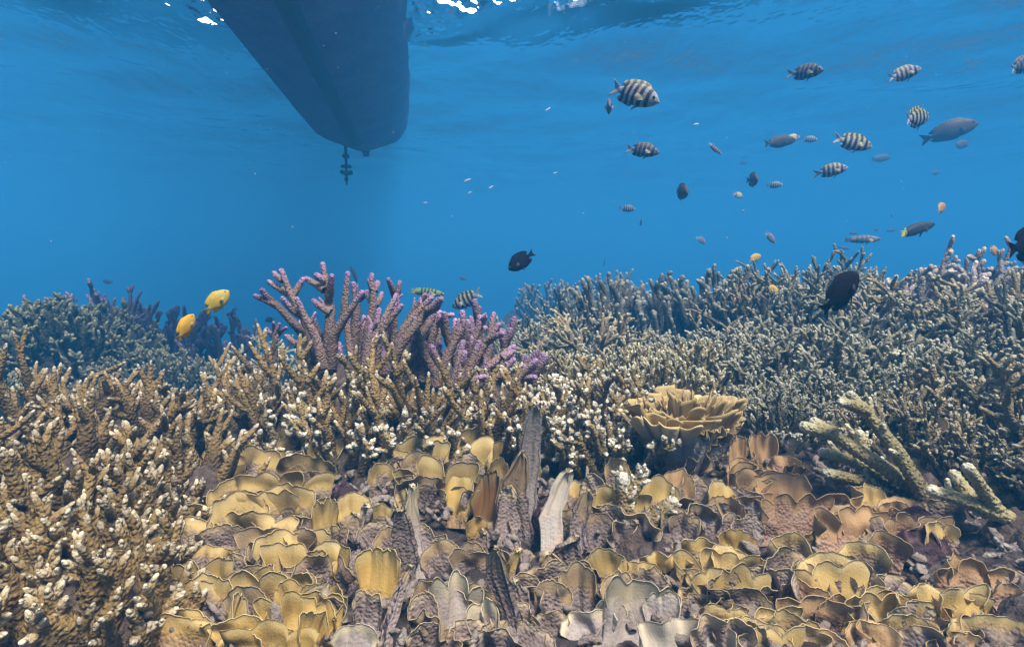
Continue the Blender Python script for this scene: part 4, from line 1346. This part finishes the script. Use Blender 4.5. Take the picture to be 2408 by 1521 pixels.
# rope-like branches in front of the slope
HR = [
    ([(2172, 1160), (2110, 1062), (2050, 985), (1992, 920)], 44, 30, [[(2035, 965), (1995, 950), (1975, 945)]], -.03),
    ([(2170, 1165), (2080, 1100), (1985, 1040), (1905, 985)], 46, 36, [[(1960, 1020), (1915, 1010), (1880, 1000)]], .0),
    ([(2165, 1170), (2090, 1130), (2010, 1085), (1925, 1060)], 42, 34, [], .03),
    ([(2150, 1175), (2080, 1155), (2000, 1125), (1935, 1110)], 38, 30, [], .05),
    ([(2060, 1100), (2030, 1060), (2020, 1010)], 32, 28, [], .05),
]
hero('mossy yellow-grey rope-like branches fanned from one root on the slope', (2180, 1170), None, HR, 31, 'rope', 'upright', 'rope_coral', 'branching coral', .5)
HR2 = [
    ([(2440, 1245), (2360, 1215), (2280, 1180), (2180, 1150)], 50, 34, [[(2300, 1190), (2260, 1140), (2238, 1105)], [(2350, 1210), (2310, 1150), (2272, 1092)]], .0),
]
hero('pale fallen branch with two upright stubs at the frame edge', (2380, 1250), None, HR2, 32, 'rope', 'upright', 'rope_coral', 'branching coral', .7)
HR3 = [([(2450, 1270), (2390, 1290), (2312, 1312)], 40, 26, [], .0)]
hero('short lilac branch end poking in below the pale fallen branch', (2440, 1275), None, HR3, 33, 'lilac', 'upright', 'rope_coral', 'branching coral', .6)
HR4 = [([(1890, 985), (1950, 930), (1985, 880), (2040, 850)], 16, 12, [], .25), ([(1830, 760), (1930, 790), (1985, 800), (2040, 780)], 16, 12, [], .9)]
hero('thin dead branch standing out of the grey thicket', (1890, 990), None, HR4[:1], 34, 'rope', 'upright', 'rope_coral', 'branching coral', .4)

# dark crusted boulders between the sheets
for (px, py, R, hh, mt, lab) in ((810, 1170, .05, .05, 'crust', 'purple-crusted boulder between the two yellow rosettes'),
                                 (2150, 1260, .09, .07, 'crust', 'dark reddish boulder under the yellow crust sheets'),
                                 (1560, 1340, .06, .045, 'crust', 'dark furry boulder beside the yellow scalloped sheets'),
                                 (1320, 1190, .07, .05, 'crust', 'dark red-brown rock in the shade under the white-knobbed coral')):
    a, d = gpoint(px, py)
    b = Buf()
    dome(b, np.random.RandomState(px), R * .75, hh * .6, 40, 16)
    o = obj('boulder', b.mesh('boulder', M[mt]), None, a)
    tag(o, lab, 'rock')

# broken bits of coral that nobody could count, lying between everything
rs = np.random.RandomState(88)
b = Buf()
for i in range(2600):
    y = .35 + 1.7 * rs.rand() ** 1.2
    x = rs.uniform(-1, 1) * (y * .98 + .1)
    z = gz(x, y) if i % 1 == 0 else 0
    L = .012 + .026 * rs.rand()
    a = rs.rand() * 6.28
    d = np.array([math.cos(a), math.sin(a), rs.randn() * .8 + .3])
    n = 7
    s = np.linspace(0, 1, n)
    r0 = .003 + .0045 * rs.rand()
    pts = curve_pts(rs, (x, y, z + .002), d, L, s, 0, .5)
    tube(b, pts, r0 * np.array([.5, .9, 1, 1, .95, .8, .35]), 6, .3, 0, 1, rs.rand(), rs)
o = obj('coral_rubble', b.mesh('coral_rubble', M['rubble']))
tag(o, 'grey broken coral bits lying between the living corals', None, kind='stuff')

# drifting specks in the water
rs = np.random.RandomState(91)
b = Buf()
for i in range(700):
    d = .8 + 4.5 * rs.rand()
    c = P(rs.uniform(-50, 2460), rs.uniform(-30, 640), d)
    r = (.0005 + .0007 * rs.rand() ** 2)
    v = np.array([(1, 0, 0), (-1, 0, 0), (0, 1, 0), (0, -1, 0), (0, 0, 1), (0, 0, -1)]) * r * (1 + rs.rand(3)) + np.array(tuple(c))
    b.add(v, tris=[(0, 2, 4), (2, 1, 4), (1, 3, 4), (3, 0, 4), (2, 0, 5), (1, 2, 5), (3, 1, 5), (0, 3, 5)])
k = NT('plankton_skin')
o = obj('plankton', b.mesh('plankton', k.finish((.34, .36, .36), .8)))
tag(o, 'pale specks drifting in the open water', None, kind='stuff')

# ------------------------------------------------------------------ fish
def fish_mat(name, stops, belly=None, back=None, rough=.45, spec=.2):
    """colour bands along the body (object x, head at +.5), with belly and back tints by height"""
    k = NT(name)
    tc = k.n('TexCoord')
    sx = k.n('SeparateXYZ')
    k.l(tc.outputs['Object'], sx.inputs[0])
    nz = k.noise(tc.outputs['Object'], 9, 3)
    x = k.math('ADD', k.math('ADD', sx.outputs['X'], 0.5), k.math('MULTIPLY', k.math('SUBTRACT', nz, .5), .03))
    x = k.math('ADD', x, k.math('MULTIPLY', sx.outputs['Z'], -0.06))
    c = k.ramp(x, stops)
    if back:
        f = k.ramp(k.math('ADD', sx.outputs['Z'], .5), [(back[1], 0.0), (back[1] + .12, 1.0)])
        c = k.mix(k.math('MULTIPLY', f, back[2]), c, back[0], back[3] if len(back) > 3 else 'MIX')
    if belly:
        f = k.ramp(k.math('ADD', sx.outputs['Z'], .5), [(belly[1] - .1, 1.0), (belly[1], 0.0)])
        c = k.mix(k.math('MULTIPLY', f, belly[2]), c, belly[0])
    c = k.mix(k.math('MULTIPLY', k.voro(tc.outputs['Object'], 42), .35), c, (.02, .02, .03))
    return k.finish(c, rough, k.bump(k.voro(tc.outputs['Object'], 40), .25, .01), spec)


def bars(base, bar, pos, w=.028, tail=None, soft=.012):
    st = [(0.0, tail or base)]
    if tail:
        st += [(.12, tail), (.18, base)]
    for p_ in pos:
        st += [(p_ - w - soft, base), (p_ - w, bar), (p_ + w, bar), (p_ + w + soft, base)]
    return st


SERG = [.27, .40, .53, .66, .80]
FM = {
    'sergeant': fish_mat('sergeant_scales', bars((.34, .36, .39), (.05, .025, .04), SERG, .030, (.30, .32, .38)), back=((.62, .58, .20), .60, .30)),
    'sergeant_yellow': fish_mat('yellow_backed_sergeant_scales', bars((.38, .40, .38), (.025, .025, .05), SERG, .030, (.35, .38, .42)), back=((1.0, .85, .10), .54, .75, 'MULTIPLY')),
    'sergeant_dark': fish_mat('dark_sergeant_scales', bars((.15, .15, .19), (.03, .025, .045), SERG, .036, (.30, .32, .38)), back=((.30, .26, .12), .62, .4)),
    'brown': fish_mat('brown_scales', [(0, (.03, .025, .03)), (.2, (.06, .042, .036)), (.8, (.07, .05, .04)), (1, (.09, .06, .04))]),
    'grey': fish_mat('grey_scales', [(0, (.05, .04, .06)), (.3, (.085, .07, .08)), (1, (.10, .08, .08))]),
    'black': fish_mat('black_scales', [(0, (.006, .005, .009)), (1, (.009, .008, .012))], rough=.8, spec=.03),
    'yellow': fish_mat('yellow_scales', [(0, (.75, .52, .05)), (.3, (.72, .50, .05)), (.75, (.68, .50, .08)), (1, (.62, .48, .14))], belly=((.8, .68, .3), .36, .5)),
    'gold': fish_mat('golden_scales', [(0, (.80, .46, .02)), (.4, (.80, .44, .02)), (1, (.74, .44, .04))]),
    'orange': fish_mat('orange_scales', [(0, (.75, .50, .10)), (.4, (.66, .34, .06)), (1, (.55, .28, .08))]),
    'wrasse_dark': fish_mat('dark_wrasse_scales', [(0, (.85, .82, .12)), (.13, (.80, .78, .10)), (.19, (.03, .03, .04)), (1, (.05, .045, .05))]),
    'wrasse_green': fish_mat('green_wrasse_scales', bars((.22, .34, .10), (.03, .05, .05), [.32, .42, .52, .62, .72], .018, (.60, .58, .12), .02), belly=((.30, .42, .24), .42, .6)),
    'parrot': fish_mat('grey_wrasse_scales', bars((.24, .24, .24), (.12, .11, .13), [.3, .42, .54, .66], .022, (.30, .30, .32), .03), belly=((.34, .34, .34), .42, .6)),
    'silver': fish_mat('silver_scales', [(0, (.6, .66, .7)), (1, (.8, .85, .88))], rough=.3),
    'butterfly': fish_mat('pale_butterfly_scales', bars((.55, .50, .32), (.08, .06, .06), [.3, .84], .03)),
}
k = NT('fish_eye_black')
EYE = k.finish((.01, .01, .012), .15, None, .6)
k = NT('fish_fin_clear')
FIN = k.finish((.55, .50, .30), .6)
k = NT('fish_fin_dark')
FIND = k.finish((.05, .045, .055), .6)

# x stations (head +.5 .. root of tail -.33), top, bottom, half width
SHAPES = {
    'deep': dict(x=[.5, .47, .40, .28, .12, -.05, -.20, -.30, -.36], t=[.01, .055, .115, .175, .20, .175, .105, .055, .05], b=[-.02, -.05, -.10, -.155, -.185, -.165, -.10, -.052, -.048], w=[.01, .035, .065, .085, .085, .070, .042, .025, .018],
                 tail=(.21, .55, .16), dorsal=(.28, -.24, .075, .85), anal=(.02, -.24, .08, .8), pel=True),
    'oval': dict(x=[.5, .47, .40, .28, .12, -.05, -.20, -.30, -.35], t=[.01, .07, .15, .23, .26, .235, .15, .065, .05], b=[-.03, -.07, -.14, -.215, -.245, -.22, -.14, -.06, -.05], w=[.012, .04, .07, .09, .09, .075, .045, .025, .018],
                 tail=(.18, .35, .135), dorsal=(.26, -.25, .08, .9), anal=(.05, -.25, .08, .9), pel=True),
    'surgeon': dict(x=[.5, .46, .38, .25, .08, -.08, -.22, -.32, -.37], t=[-.01, .05, .12, .175, .19, .165, .095, .035, .032], b=[-.04, -.08, -.13, -.165, -.175, -.155, -.09, -.035, -.032], w=[.01, .03, .05, .065, .065, .055, .032, .018, .015],
                    tail=(.15, .35, .13), dorsal=(.30, -.28, .055, .9), anal=(.12, -.28, .05, .9), pel=False),
    'slim': dict(x=[.5, .46, .38, .25, .08, -.10, -.24, -.33, -.37], t=[.0, .035, .07, .10, .112, .100, .07, .05, .048], b=[-.01, -.035, -.065, -.095, -.105, -.095, -.065, -.048, -.046], w=[.008, .025, .042, .055, .058, .050, .034, .022, .016],
                 tail=(.14, .08, .075), dorsal=(.26, -.30, .035, .9), anal=(.02, -.30, .03, .9), pel=True),
}
FMESH = {}


def fish_mesh(shape, mat, bend):
    key = (shape, mat, bend)
    if key in FMESH:
        return FMESH[key]
    S_ = SHAPES[shape]
    xs = np.array(S_['x'])
    n, m = 30, 16
    q = np.linspace(0, 1, n) ** .9
    X_ = xs[0] + (xs[-1] - xs[0]) * q
    ip = lambda arr: np.interp(-X_, -xs, arr)
    def sm(a_):
        for _ in range(2):
            a_ = np.concatenate([[a_[0]], (a_[:-2] + 2 * a_[1:-1] + a_[2:]) / 4, [a_[-1]]])
        return a_
    T_, B_, W_ = sm(ip(S_['t'])), sm(ip(S_['b'])), sm(ip(S_['w']))
    bd = lambda x_: bend * np.clip(.1 - x_, 0, 1) ** 2
    a = np.arange(m) / m * 2 * math.pi
    zc, hz_ = (T_ + B_) / 2, (T_ - B_) / 2
    V = np.zeros((n, m, 3))
    V[..., 0] = X_[:, None]
    V[..., 1] = W_[:, None] * np.sign(np.sin(a)) * np.abs(np.sin(a)) ** .9 + bd(X_)[:, None]
    V[..., 2] = zc[:, None] + hz_[:, None] * np.cos(a)
    b = Buf()
    i = np.arange(n * m).reshape(n, m)
    j = np.roll(i, -1, 1)
    Vv = np.vstack([V.reshape(-1, 3), [[X_[0] + .004, 0, zc[0]]], [[X_[-1] - .002, bd(X_[-1]), zc[-1]]]])
    tri = [(i[0][z], j[0][z], n * m) for z in range(m)] + [(j[-1][z], i[-1][z], n * m + 1) for z in range(m)]
    b.add(Vv, np.stack([i[:-1], i[1:], j[1:], j[:-1]], -1).reshape(-1, 4), tri)

    def strip(inner, outer, th=.006):
        """a thin fin between two outlines"""
        inner, outer = np.array(inner), np.array(outer)
        kN = len(inner)
        V_ = []
        for sgn in (-1, 1):
            for arr, tt in ((inner, th), (outer, th * .35)):
                for x_, z_ in arr:
                    V_.append((x_, sgn * tt + bd(x_), z_))
        I = np.arange(4 * kN).reshape(4, kN)
        Q = []
        for z in range(kN - 1):
            Q += [(I[0][z], I[0][z + 1], I[1][z + 1], I[1][z]), (I[2][z], I[3][z], I[3][z + 1], I[2][z + 1]), (I[1][z], I[1][z + 1], I[3][z + 1], I[3][z])]
        Q += [(I[0][0], I[1][0], I[3][0], I[2][0]), (I[0][-1], I[2][-1], I[3][-1], I[1][-1])]
        b.add(V_, Q)

    tl, fork, sp = S_['tail']
    ss = np.linspace(-1, 1, 13)
    xr = xs[-1] + .03
    pr = S_['t'][-1] * .9
    inner = [(xr, s_ * pr) for s_ in ss]
    outer = [(xs[-1] - tl * (1 - fork * (1 - abs(s_) ** 1.1)) * (1 + .04 * math.sin(9 * s_)), s_ * sp * (1 if abs(s_) > .99 else .98)) for s_ in ss]
    strip(inner, outer)
    for nm, sg in (('dorsal', 1), ('anal', -1)):
        x0_, x1_, hh, lead = S_[nm]
        f = np.linspace(0, 1, 14)
        xx = x0_ + (x1_ - x0_) * f
        edge = np.interp(-xx, -X_, T_ if sg > 0 else B_)
        prof = hh * np.minimum(1, f * 5) ** .6 * (.62 + .55 * f ** 2) * np.where(f > .9, (1 - f) / .1 * .8 + .2, 1)
        strip([(x_, e - sg * .02) for x_, e in zip(xx, edge)], [(x_ - .10 * f_ ** 2, e + sg * h_) for x_, e, f_, h_ in zip(xx, edge, f, prof)])
    if S_['pel']:
        e = np.interp(-.14, -X_, B_)
        strip([(.17, e + .03), (.14, e + .03), (.11, e + .03)], [(.08, e - .05), (.04, e - .085), (.05, e - .03)])
    FMESH[key] = b.mesh('fish', FM[mat])
    return FMESH[key]


def sphere_buf(c, r, n=10, m=7):
    b = Buf()
    V = []
    for i in range(m):
        f = (i + .5) / m * math.pi
        for j in range(n):
            a = j / n * 2 * math.pi
            V.append((c[0] + r * math.sin(f) * math.cos(a), c[1] + r * .6 * math.cos(f), c[2] + r * math.sin(f) * math.sin(a)))
    i = np.arange(m * n).reshape(m, n)
    j = np.roll(i, -1, 1)
    V += [(c[0], c[1] + r * .6, c[2]), (c[0], c[1] - r * .6, c[2])]
    tri = [(i[0][z], j[0][z], m * n) for z in range(n)] + [(j[-1][z], i[-1][z], m * n + 1) for z in range(n)]
    b.add(V, np.stack([i[:-1], j[:-1], j[1:], i[1:]], -1).reshape(-1, 4), tri)
    return b


PARTM = {}


def fish_parts(shape):
    if shape in PARTM:
        return PARTM[shape]
    S_ = SHAPES[shape]
    w_ = float(np.interp(-.40, -np.array(S_['x']), S_['w']))
    zt = float(np.interp(-.40, -np.array(S_['x']), S_['t'])) * .35
    w2 = float(np.interp(-.22, -np.array(S_['x']), S_['w']))
    res = []
    for sg in (-1, 1):
        e = sphere_buf((.40, sg * w_ * .86, zt), .026).mesh('eye', EYE)
        b = Buf()
        V, nn = [], 9
        for sd_ in (-1, 1):
            for q in range(nn):
                f = q / (nn - 1) * 2 - 1
                V.append((.235, sg * w2 * .9 + sd_ * .003, -.03 + f * .022))
            for q in range(nn):
                f = q / (nn - 1) * 2 - 1
                V.append((.235 - .15 * (1 - .25 * f * f), sg * (w2 + .055) + sd_ * .002, -.04 + f * .065))
        I = np.arange(4 * nn).reshape(4, nn)
        Q = []
        for z in range(nn - 1):
            Q += [(I[0][z], I[0][z + 1], I[1][z + 1], I[1][z]), (I[2][z], I[3][z], I[3][z + 1], I[2][z + 1]), (I[1][z], I[1][z + 1], I[3][z + 1], I[3][z])]
        b.add(V, Q)
        res.append((e, b))
    PARTM[shape] = res
    return res


FINM = {}


def fish(name, label, shape, mat, head, tail, L, yaw=0.0, cat='fish', group=None, bend=0.0, roll=0.0, d=None, turn=0.0):
    """head and tail tip in points of the photograph, true length L in metres; yaw>0 turns the head away"""
    hx, hy = head
    tx, ty = tail
    ln = math.hypot(hx - tx, hy - ty)
    yw = rad(yaw)
    if d is None:
        d = L * FPX * math.cos(yw) / ln
    yw += rad(turn)
    c = P((hx + tx) / 2, (hy + ty) / 2, d)
    f2 = (CR * ((hx - tx) / ln) + CU * ((ty - hy) / ln))
    fwd = (f2 * math.cos(yw) + CF * math.sin(yw)).normalized()
    up = Vector((0, 0, 1))
    lat = up.cross(fwd)
    if lat.length < .2:
        lat = Vector((1, 0, 0)) if abs(fwd.x) < .7 else Vector((0, 1, 0))
        lat = (lat - fwd * lat.dot(fwd))
    lat.normalize()
    up = fwd.cross(lat)
    Mx = Matrix((fwd, lat, up)).transposed().to_4x4()
    if roll:
        Mx = Mx @ Matrix.Rotation(rad(roll), 4, 'X')
    o = obj(name, fish_mesh(shape, mat, bend))
    o.matrix_world = Matrix.Translation(c) @ Mx @ Matrix.Scale(L, 4)
    tag(o, label, cat, group)
    if L * FPX / d > 48:
        dark = mat in ('black', 'brown', 'wrasse_dark', 'grey')
        for e, pb_ in fish_parts(shape):
            obj('eye', e, o)
            kx = (shape, dark, id(pb_))
            if kx not in FINM:
                FINM[kx] = pb_.mesh('pectoral_fin', FIND if dark else FIN)
            obj('pectoral_fin', FINM[kx], o)
    return o


SG = 'striped sergeant fish over the reef'
SF, YF, BF = 'striped_fish', 'yellow_fish', 'dark_fish'
F = [
    (SF, 'largest white and maroon striped fish swimming down below the surface glints', 'deep', 'sergeant', (1547, 258), (1438, 186), .17, -15, SG, .1),
    (SF, 'striped fish with spread pale tail straight below the largest striped fish', 'deep', 'sergeant_dark', (1543, 362), (1482, 346), .13, -35, SG, .2),
    (SF, 'small slim striped fish angled downward left of the brown surgeonfish', 'slim', 'sergeant', (1700, 362), (1662, 340), .10, 10, SG, 0),
    (SF, 'yellow-backed striped fish heading slightly down right of the brown surgeonfish', 'deep', 'sergeant_yellow', (2050, 346), (1962, 326), .15, 5, SG, .1),
    (SF, 'yellow-backed striped fish just above the large grey surgeonfish', 'deep', 'sergeant_yellow', (2206, 264), (2102, 292), .17, 10, SG, -.1),
    (SF, 'striped fish swimming level below the yellow-backed one', 'deep', 'sergeant', (1990, 397), (1922, 405), .13, 0, SG, 0),
    (SF, 'striped fish pointing up, highest of the shoal', 'deep', 'sergeant', (2162, 164), (2090, 184), .14, 5, SG, .1),
    (SF, 'dark striped fish turning towards the camera near the top of the shoal', 'deep', 'sergeant_dark', (1921, 178), (1870, 163), .14, -48, SG, .25),
    (SF, 'striped fish cut by the frame edge at the top of the shoal', 'deep', 'sergeant_dark', (2440, 138), (2362, 170), .15, 10, SG, 0),
    (SF, 'faint small striped fish in open water below the head-on fish', 'deep', 'sergeant', (1495, 492), (1458, 490), .12, 5, SG, 0),
    (SF, 'faint tiny striped fish between the narrow dark fish and the level striped one', 'deep', 'sergeant', (1840, 436), (1805, 435), .12, 5, SG, 0),
    (SF, 'faintest striped fish beside the brown surgeonfish head', 'deep', 'sergeant', (1922, 330), (1888, 326), .13, 5, SG, 0),
    (SF, 'yellow and black striped fish half hidden behind the mauve staghorn', 'deep', 'sergeant_yellow', (1062, 722), (1132, 690), .15, 25, SG, .1),
    (SF, 'striped fish hiding behind the bushy brown staghorn', 'deep', 'sergeant', (578, 798), (642, 812), .14, 20, SG, 0),
    (SF, 'dim striped fish hovering over the pale cauliflower coral', 'deep', 'sergeant_dark', (537, 752), (556, 724), .13, 40, SG, 0),
    (SF, 'little striped fish diving towards the dark upright staghorn', 'deep', 'sergeant', (1826, 571), (1797, 548), .11, 15, SG, 0),
    (SF, 'small yellow-flushed striped fish left of the mauve staghorn', 'deep', 'sergeant_yellow', (622, 753), (646, 751), .10, 30, SG, 0),
    ('wrasse', 'green wrasse with dark saddles partly behind the mauve staghorn', 'slim', 'wrasse_green', (1046, 692), (966, 684), .15, 10, None, 0),
    ('wrasse', 'dark long wrasse with a bright yellow tail above the ridge', 'slim', 'wrasse_dark', (2210, 524), (2102, 554), .20, 5, None, .15),
    ('wrasse', 'pale grey banded wrasse just under the dark yellow-tailed one', 'slim', 'parrot', (2070, 563), (1996, 563), .20, 5, None, 0),
    (BF, 'narrow fish seen head-on with a yellow back beside the largest striped fish', 'oval', 'sergeant_dark', (1428, 262), (1436, 240), .12, -70, None, 0),
    (BF, 'narrow dark fish with a white tail facing the camera in mid water', 'oval', 'brown', (1608, 462), (1596, 440), .13, -68, None, .2),
    (BF, 'narrow dark brown fish seen end-on right of the white-tailed one', 'oval', 'brown', (1768, 430), (1773, 416), .14, -76, None, 0),
    ('surgeonfish', 'brown surgeonfish swimming level beneath the shoal', 'surgeon', 'brown', (1868, 330), (1800, 338), .20, 5, 'surgeonfish under the shoal', .1),
    ('surgeonfish', 'brown fish with tan shoulder overlapping the brown surgeonfish head', 'surgeon', 'butterfly', (1882, 320), (1842, 332), .13, 20, 'surgeonfish under the shoal', 0),
    ('surgeonfish', 'large hazy grey surgeonfish under the yellow-backed striped fish', 'surgeon', 'grey', (2290, 292), (2184, 322), .33, 5, 'surgeonfish under the shoal', 0),
    ('surgeonfish', 'smaller hazy grey surgeonfish below the large one', 'surgeon', 'grey', (2284, 336), (2236, 346), .24, 5, 'surgeonfish under the shoal', 0),
    ('surgeonfish', 'faint grey surgeonfish right of the yellow-backed diving fish', 'surgeon', 'grey', (2092, 371), (2050, 375), .24, 5, 'surgeonfish under the shoal', 0),
    ('surgeonfish', 'faint dark surgeonfish silhouette above the end-on brown fish', 'surgeon', 'grey', (1760, 380), (1736, 386), .2, 5, 'surgeonfish under the shoal', 0),
    ('butterflyfish', 'small pale butterfly-shaped fish beside the end-on brown fish', 'oval', 'butterfly', (1748, 463), (1724, 456), .10, 10, None, 0),
    (BF, 'small grey-brown fish drifting over the low ridge', 'oval', 'parrot', (1660, 572), (1639, 558), .11, 20, None, 0),
    (BF, 'faint fish in a row left of the yellow-tailed wrasse', 'slim', 'grey', (2022, 547), (1996, 550), .16, 5, 'faint fish behind the wrasses', 0),
    (BF, 'faint fish right behind the grey banded wrasse head', 'slim', 'grey', (2072, 538), (2046, 542), .16, 5, 'faint fish behind the wrasses', 0),
    (BF, 'faint fish touching the yellow tail of the dark wrasse', 'slim', 'grey', (2110, 540), (2084, 544), .16, 5, 'faint fish behind the wrasses', 0),
    (BF, 'faint fish skimming the ridge crest under the grey banded wrasse', 'slim', 'grey', (2000, 585), (1972, 582), .16, 5, 'faint fish behind the wrasses', 0),
    (BF, 'tiny dark speck-like fish above the yellow-tailed wrasse', 'oval', 'grey', (2105, 506), (2088, 508), .14, 20, None, 0),
    (BF, 'dim violet fish in blue water near the frame edge above the orange one', 'oval', 'grey', (2210, 404), (2190, 410), .15, 20, None, 0),
    (BF, 'dim reddish fish high up near the frame corner', 'oval', 'orange', (2344, 78), (2330, 66), .13, 40, None, 0),
    ('orange_fish', 'orange fish tilted upward above the yellow-tailed wrasse', 'oval', 'orange', (2230, 480), (2193, 500), .11, 10, None, .1),
    ('orange_fish', 'small orange fish beside the black tail at the frame edge', 'oval', 'orange', (2354, 598), (2320, 582), .10, 10, None, 0),
    (BF, 'oval black fish with raised tail in open water above the valley', 'oval', 'black', (1196, 634), (1254, 594), .095, 5, 'black damselfish', .1),
    (BF, 'big black fish nose-up in front of the right slope', 'oval', 'black', (2024, 640), (1936, 732), .105, 10, 'black damselfish', .1),
    (BF, 'black fish leaving the frame with only its tail showing', 'oval', 'black', (2500, 560), (2352, 588), .12, 0, 'black damselfish', 0),
    (YF, 'pale yellow damsel rising above the brown fingers', 'oval', 'yellow', (533, 682), (488, 736), .062, 12, 'yellow damselfish', .1),
    (YF, 'golden fish lower than the pale yellow damsel and close beside it', 'oval', 'gold', (446, 738), (430, 800), .062, 25, 'yellow damselfish', .2),
    (YF, 'yellow damsel above the dip in the ridge', 'oval', 'yellow', (1790, 600), (1760, 614), .085, 10, 'yellow damselfish', 0),
    (YF, 'dull yellow damsel just below the one at the dip in the ridge', 'oval', 'yellow', (1746, 632), (1720, 643), .085, 10, 'yellow damselfish', 0),
    (YF, 'yellow damsel against the dark ridge staghorn left of the big black fish', 'oval', 'yellow', (1803, 673), (1832, 690), .055, 5, 'yellow damselfish', 0),
    (YF, 'yellow damsel resting over the cream finger domes', 'oval', 'yellow', (1364, 842), (1404, 856), .052, 5, 'yellow damselfish', 0),
    (YF, 'tiny yellow damsel head-on beside the smaller violet cluster', 'oval', 'yellow', (1238, 846), (1241, 860), .06, 55, 'yellow damselfish', 0),
    (YF, 'bright yellow fish tucked among the rope-like branches', 'oval', 'gold', (2042, 1042), (2094, 1080), .075, 0, 'yellow damselfish', 0),
    (YF, 'tiny yellow fish behind the vase coral rim', 'oval', 'yellow', (1646, 896), (1664, 905), .05, 0, 'yellow damselfish', 0),
    (YF, 'tiny olive-yellow fish between the white knobs and the vase coral', 'oval', 'yellow', (1434, 996), (1464, 990), .05, 0, 'yellow damselfish', 0),
    (YF, 'tiny yellow fish where the low ridge meets open water', 'oval', 'gold', (1238, 670), (1248, 684), .07, 10, 'yellow damselfish', 0),
    (BF, 'slim dark fish upright behind the mauve staghorn tips', 'slim', 'grey', (838, 664), (829, 628), .13, 20, None, .1),
    (BF, 'tiny dark fish between the mauve staghorn and the black fish', 'oval', 'grey', (1096, 657), (1080, 652), .12, 10, None, 0),
    (BF, 'tiny brown fish alone over the violet stand', 'oval', 'brown', (242, 660), (262, 664), .10, 10, None, 0),
    (BF, 'tiny brown fish over the olive mound', 'oval', 'brown', (182, 707), (162, 704), .12, 10, None, 0),
    (BF, 'thin dark fish hanging upright over the ridge start', 'slim', 'grey', (1420, 626), (1422, 610), .10, 30, None, 0),
    (BF, 'tiny dark fish hanging upright in open water under the faint striped one', 'oval', 'brown', (1507, 529), (1508, 517), .11, 55, None, 0),
]
SV = [(1282, 262, 1295, 253, 'silver fish flashing left of the head-on fish'), (1630, 294, 1645, 291, 'silver fish flashing above the slim striped fish'), (1090, 429, 1108, 420, 'largest silver fish glinting right of the boat stern'),
      (1149, 444, 1160, 437, 'silver fish behind the largest glinting one'), (1100, 455, 1110, 451, 'silver fish under the largest glinting one'), (1300, 409, 1311, 405, 'silver fish alone in mid water above the black fish'),
      (995, 478, 1006, 476, 'silver fish lowest of the glinting ones'), (1394, 175, 1402, 169, 'silver fish close to the surface left of the largest striped fish')]
frs = np.random.RandomState(12)
for nm, lab, shp, mt, hd, tl, L, yaw, grp, bend in F:
    if abs(yaw) < 40 and mt != 'black':
        turn = frs.uniform(-22, 22)
    else:
        turn = 0
    bend = [-.45, -.2, .2, .45][frs.randint(4)]
    fish(nm, lab, shp, mt, hd, tl, L, yaw, nm.replace('_', ' '), grp, bend, turn=turn)
for ax_, ay_, bx_, by_, lab in SV:
    fish('silver_fish', lab, 'slim', 'silver', (bx_, by_), (ax_, ay_), .06, 10, 'silver fish', 'silver fish glinting in open water')
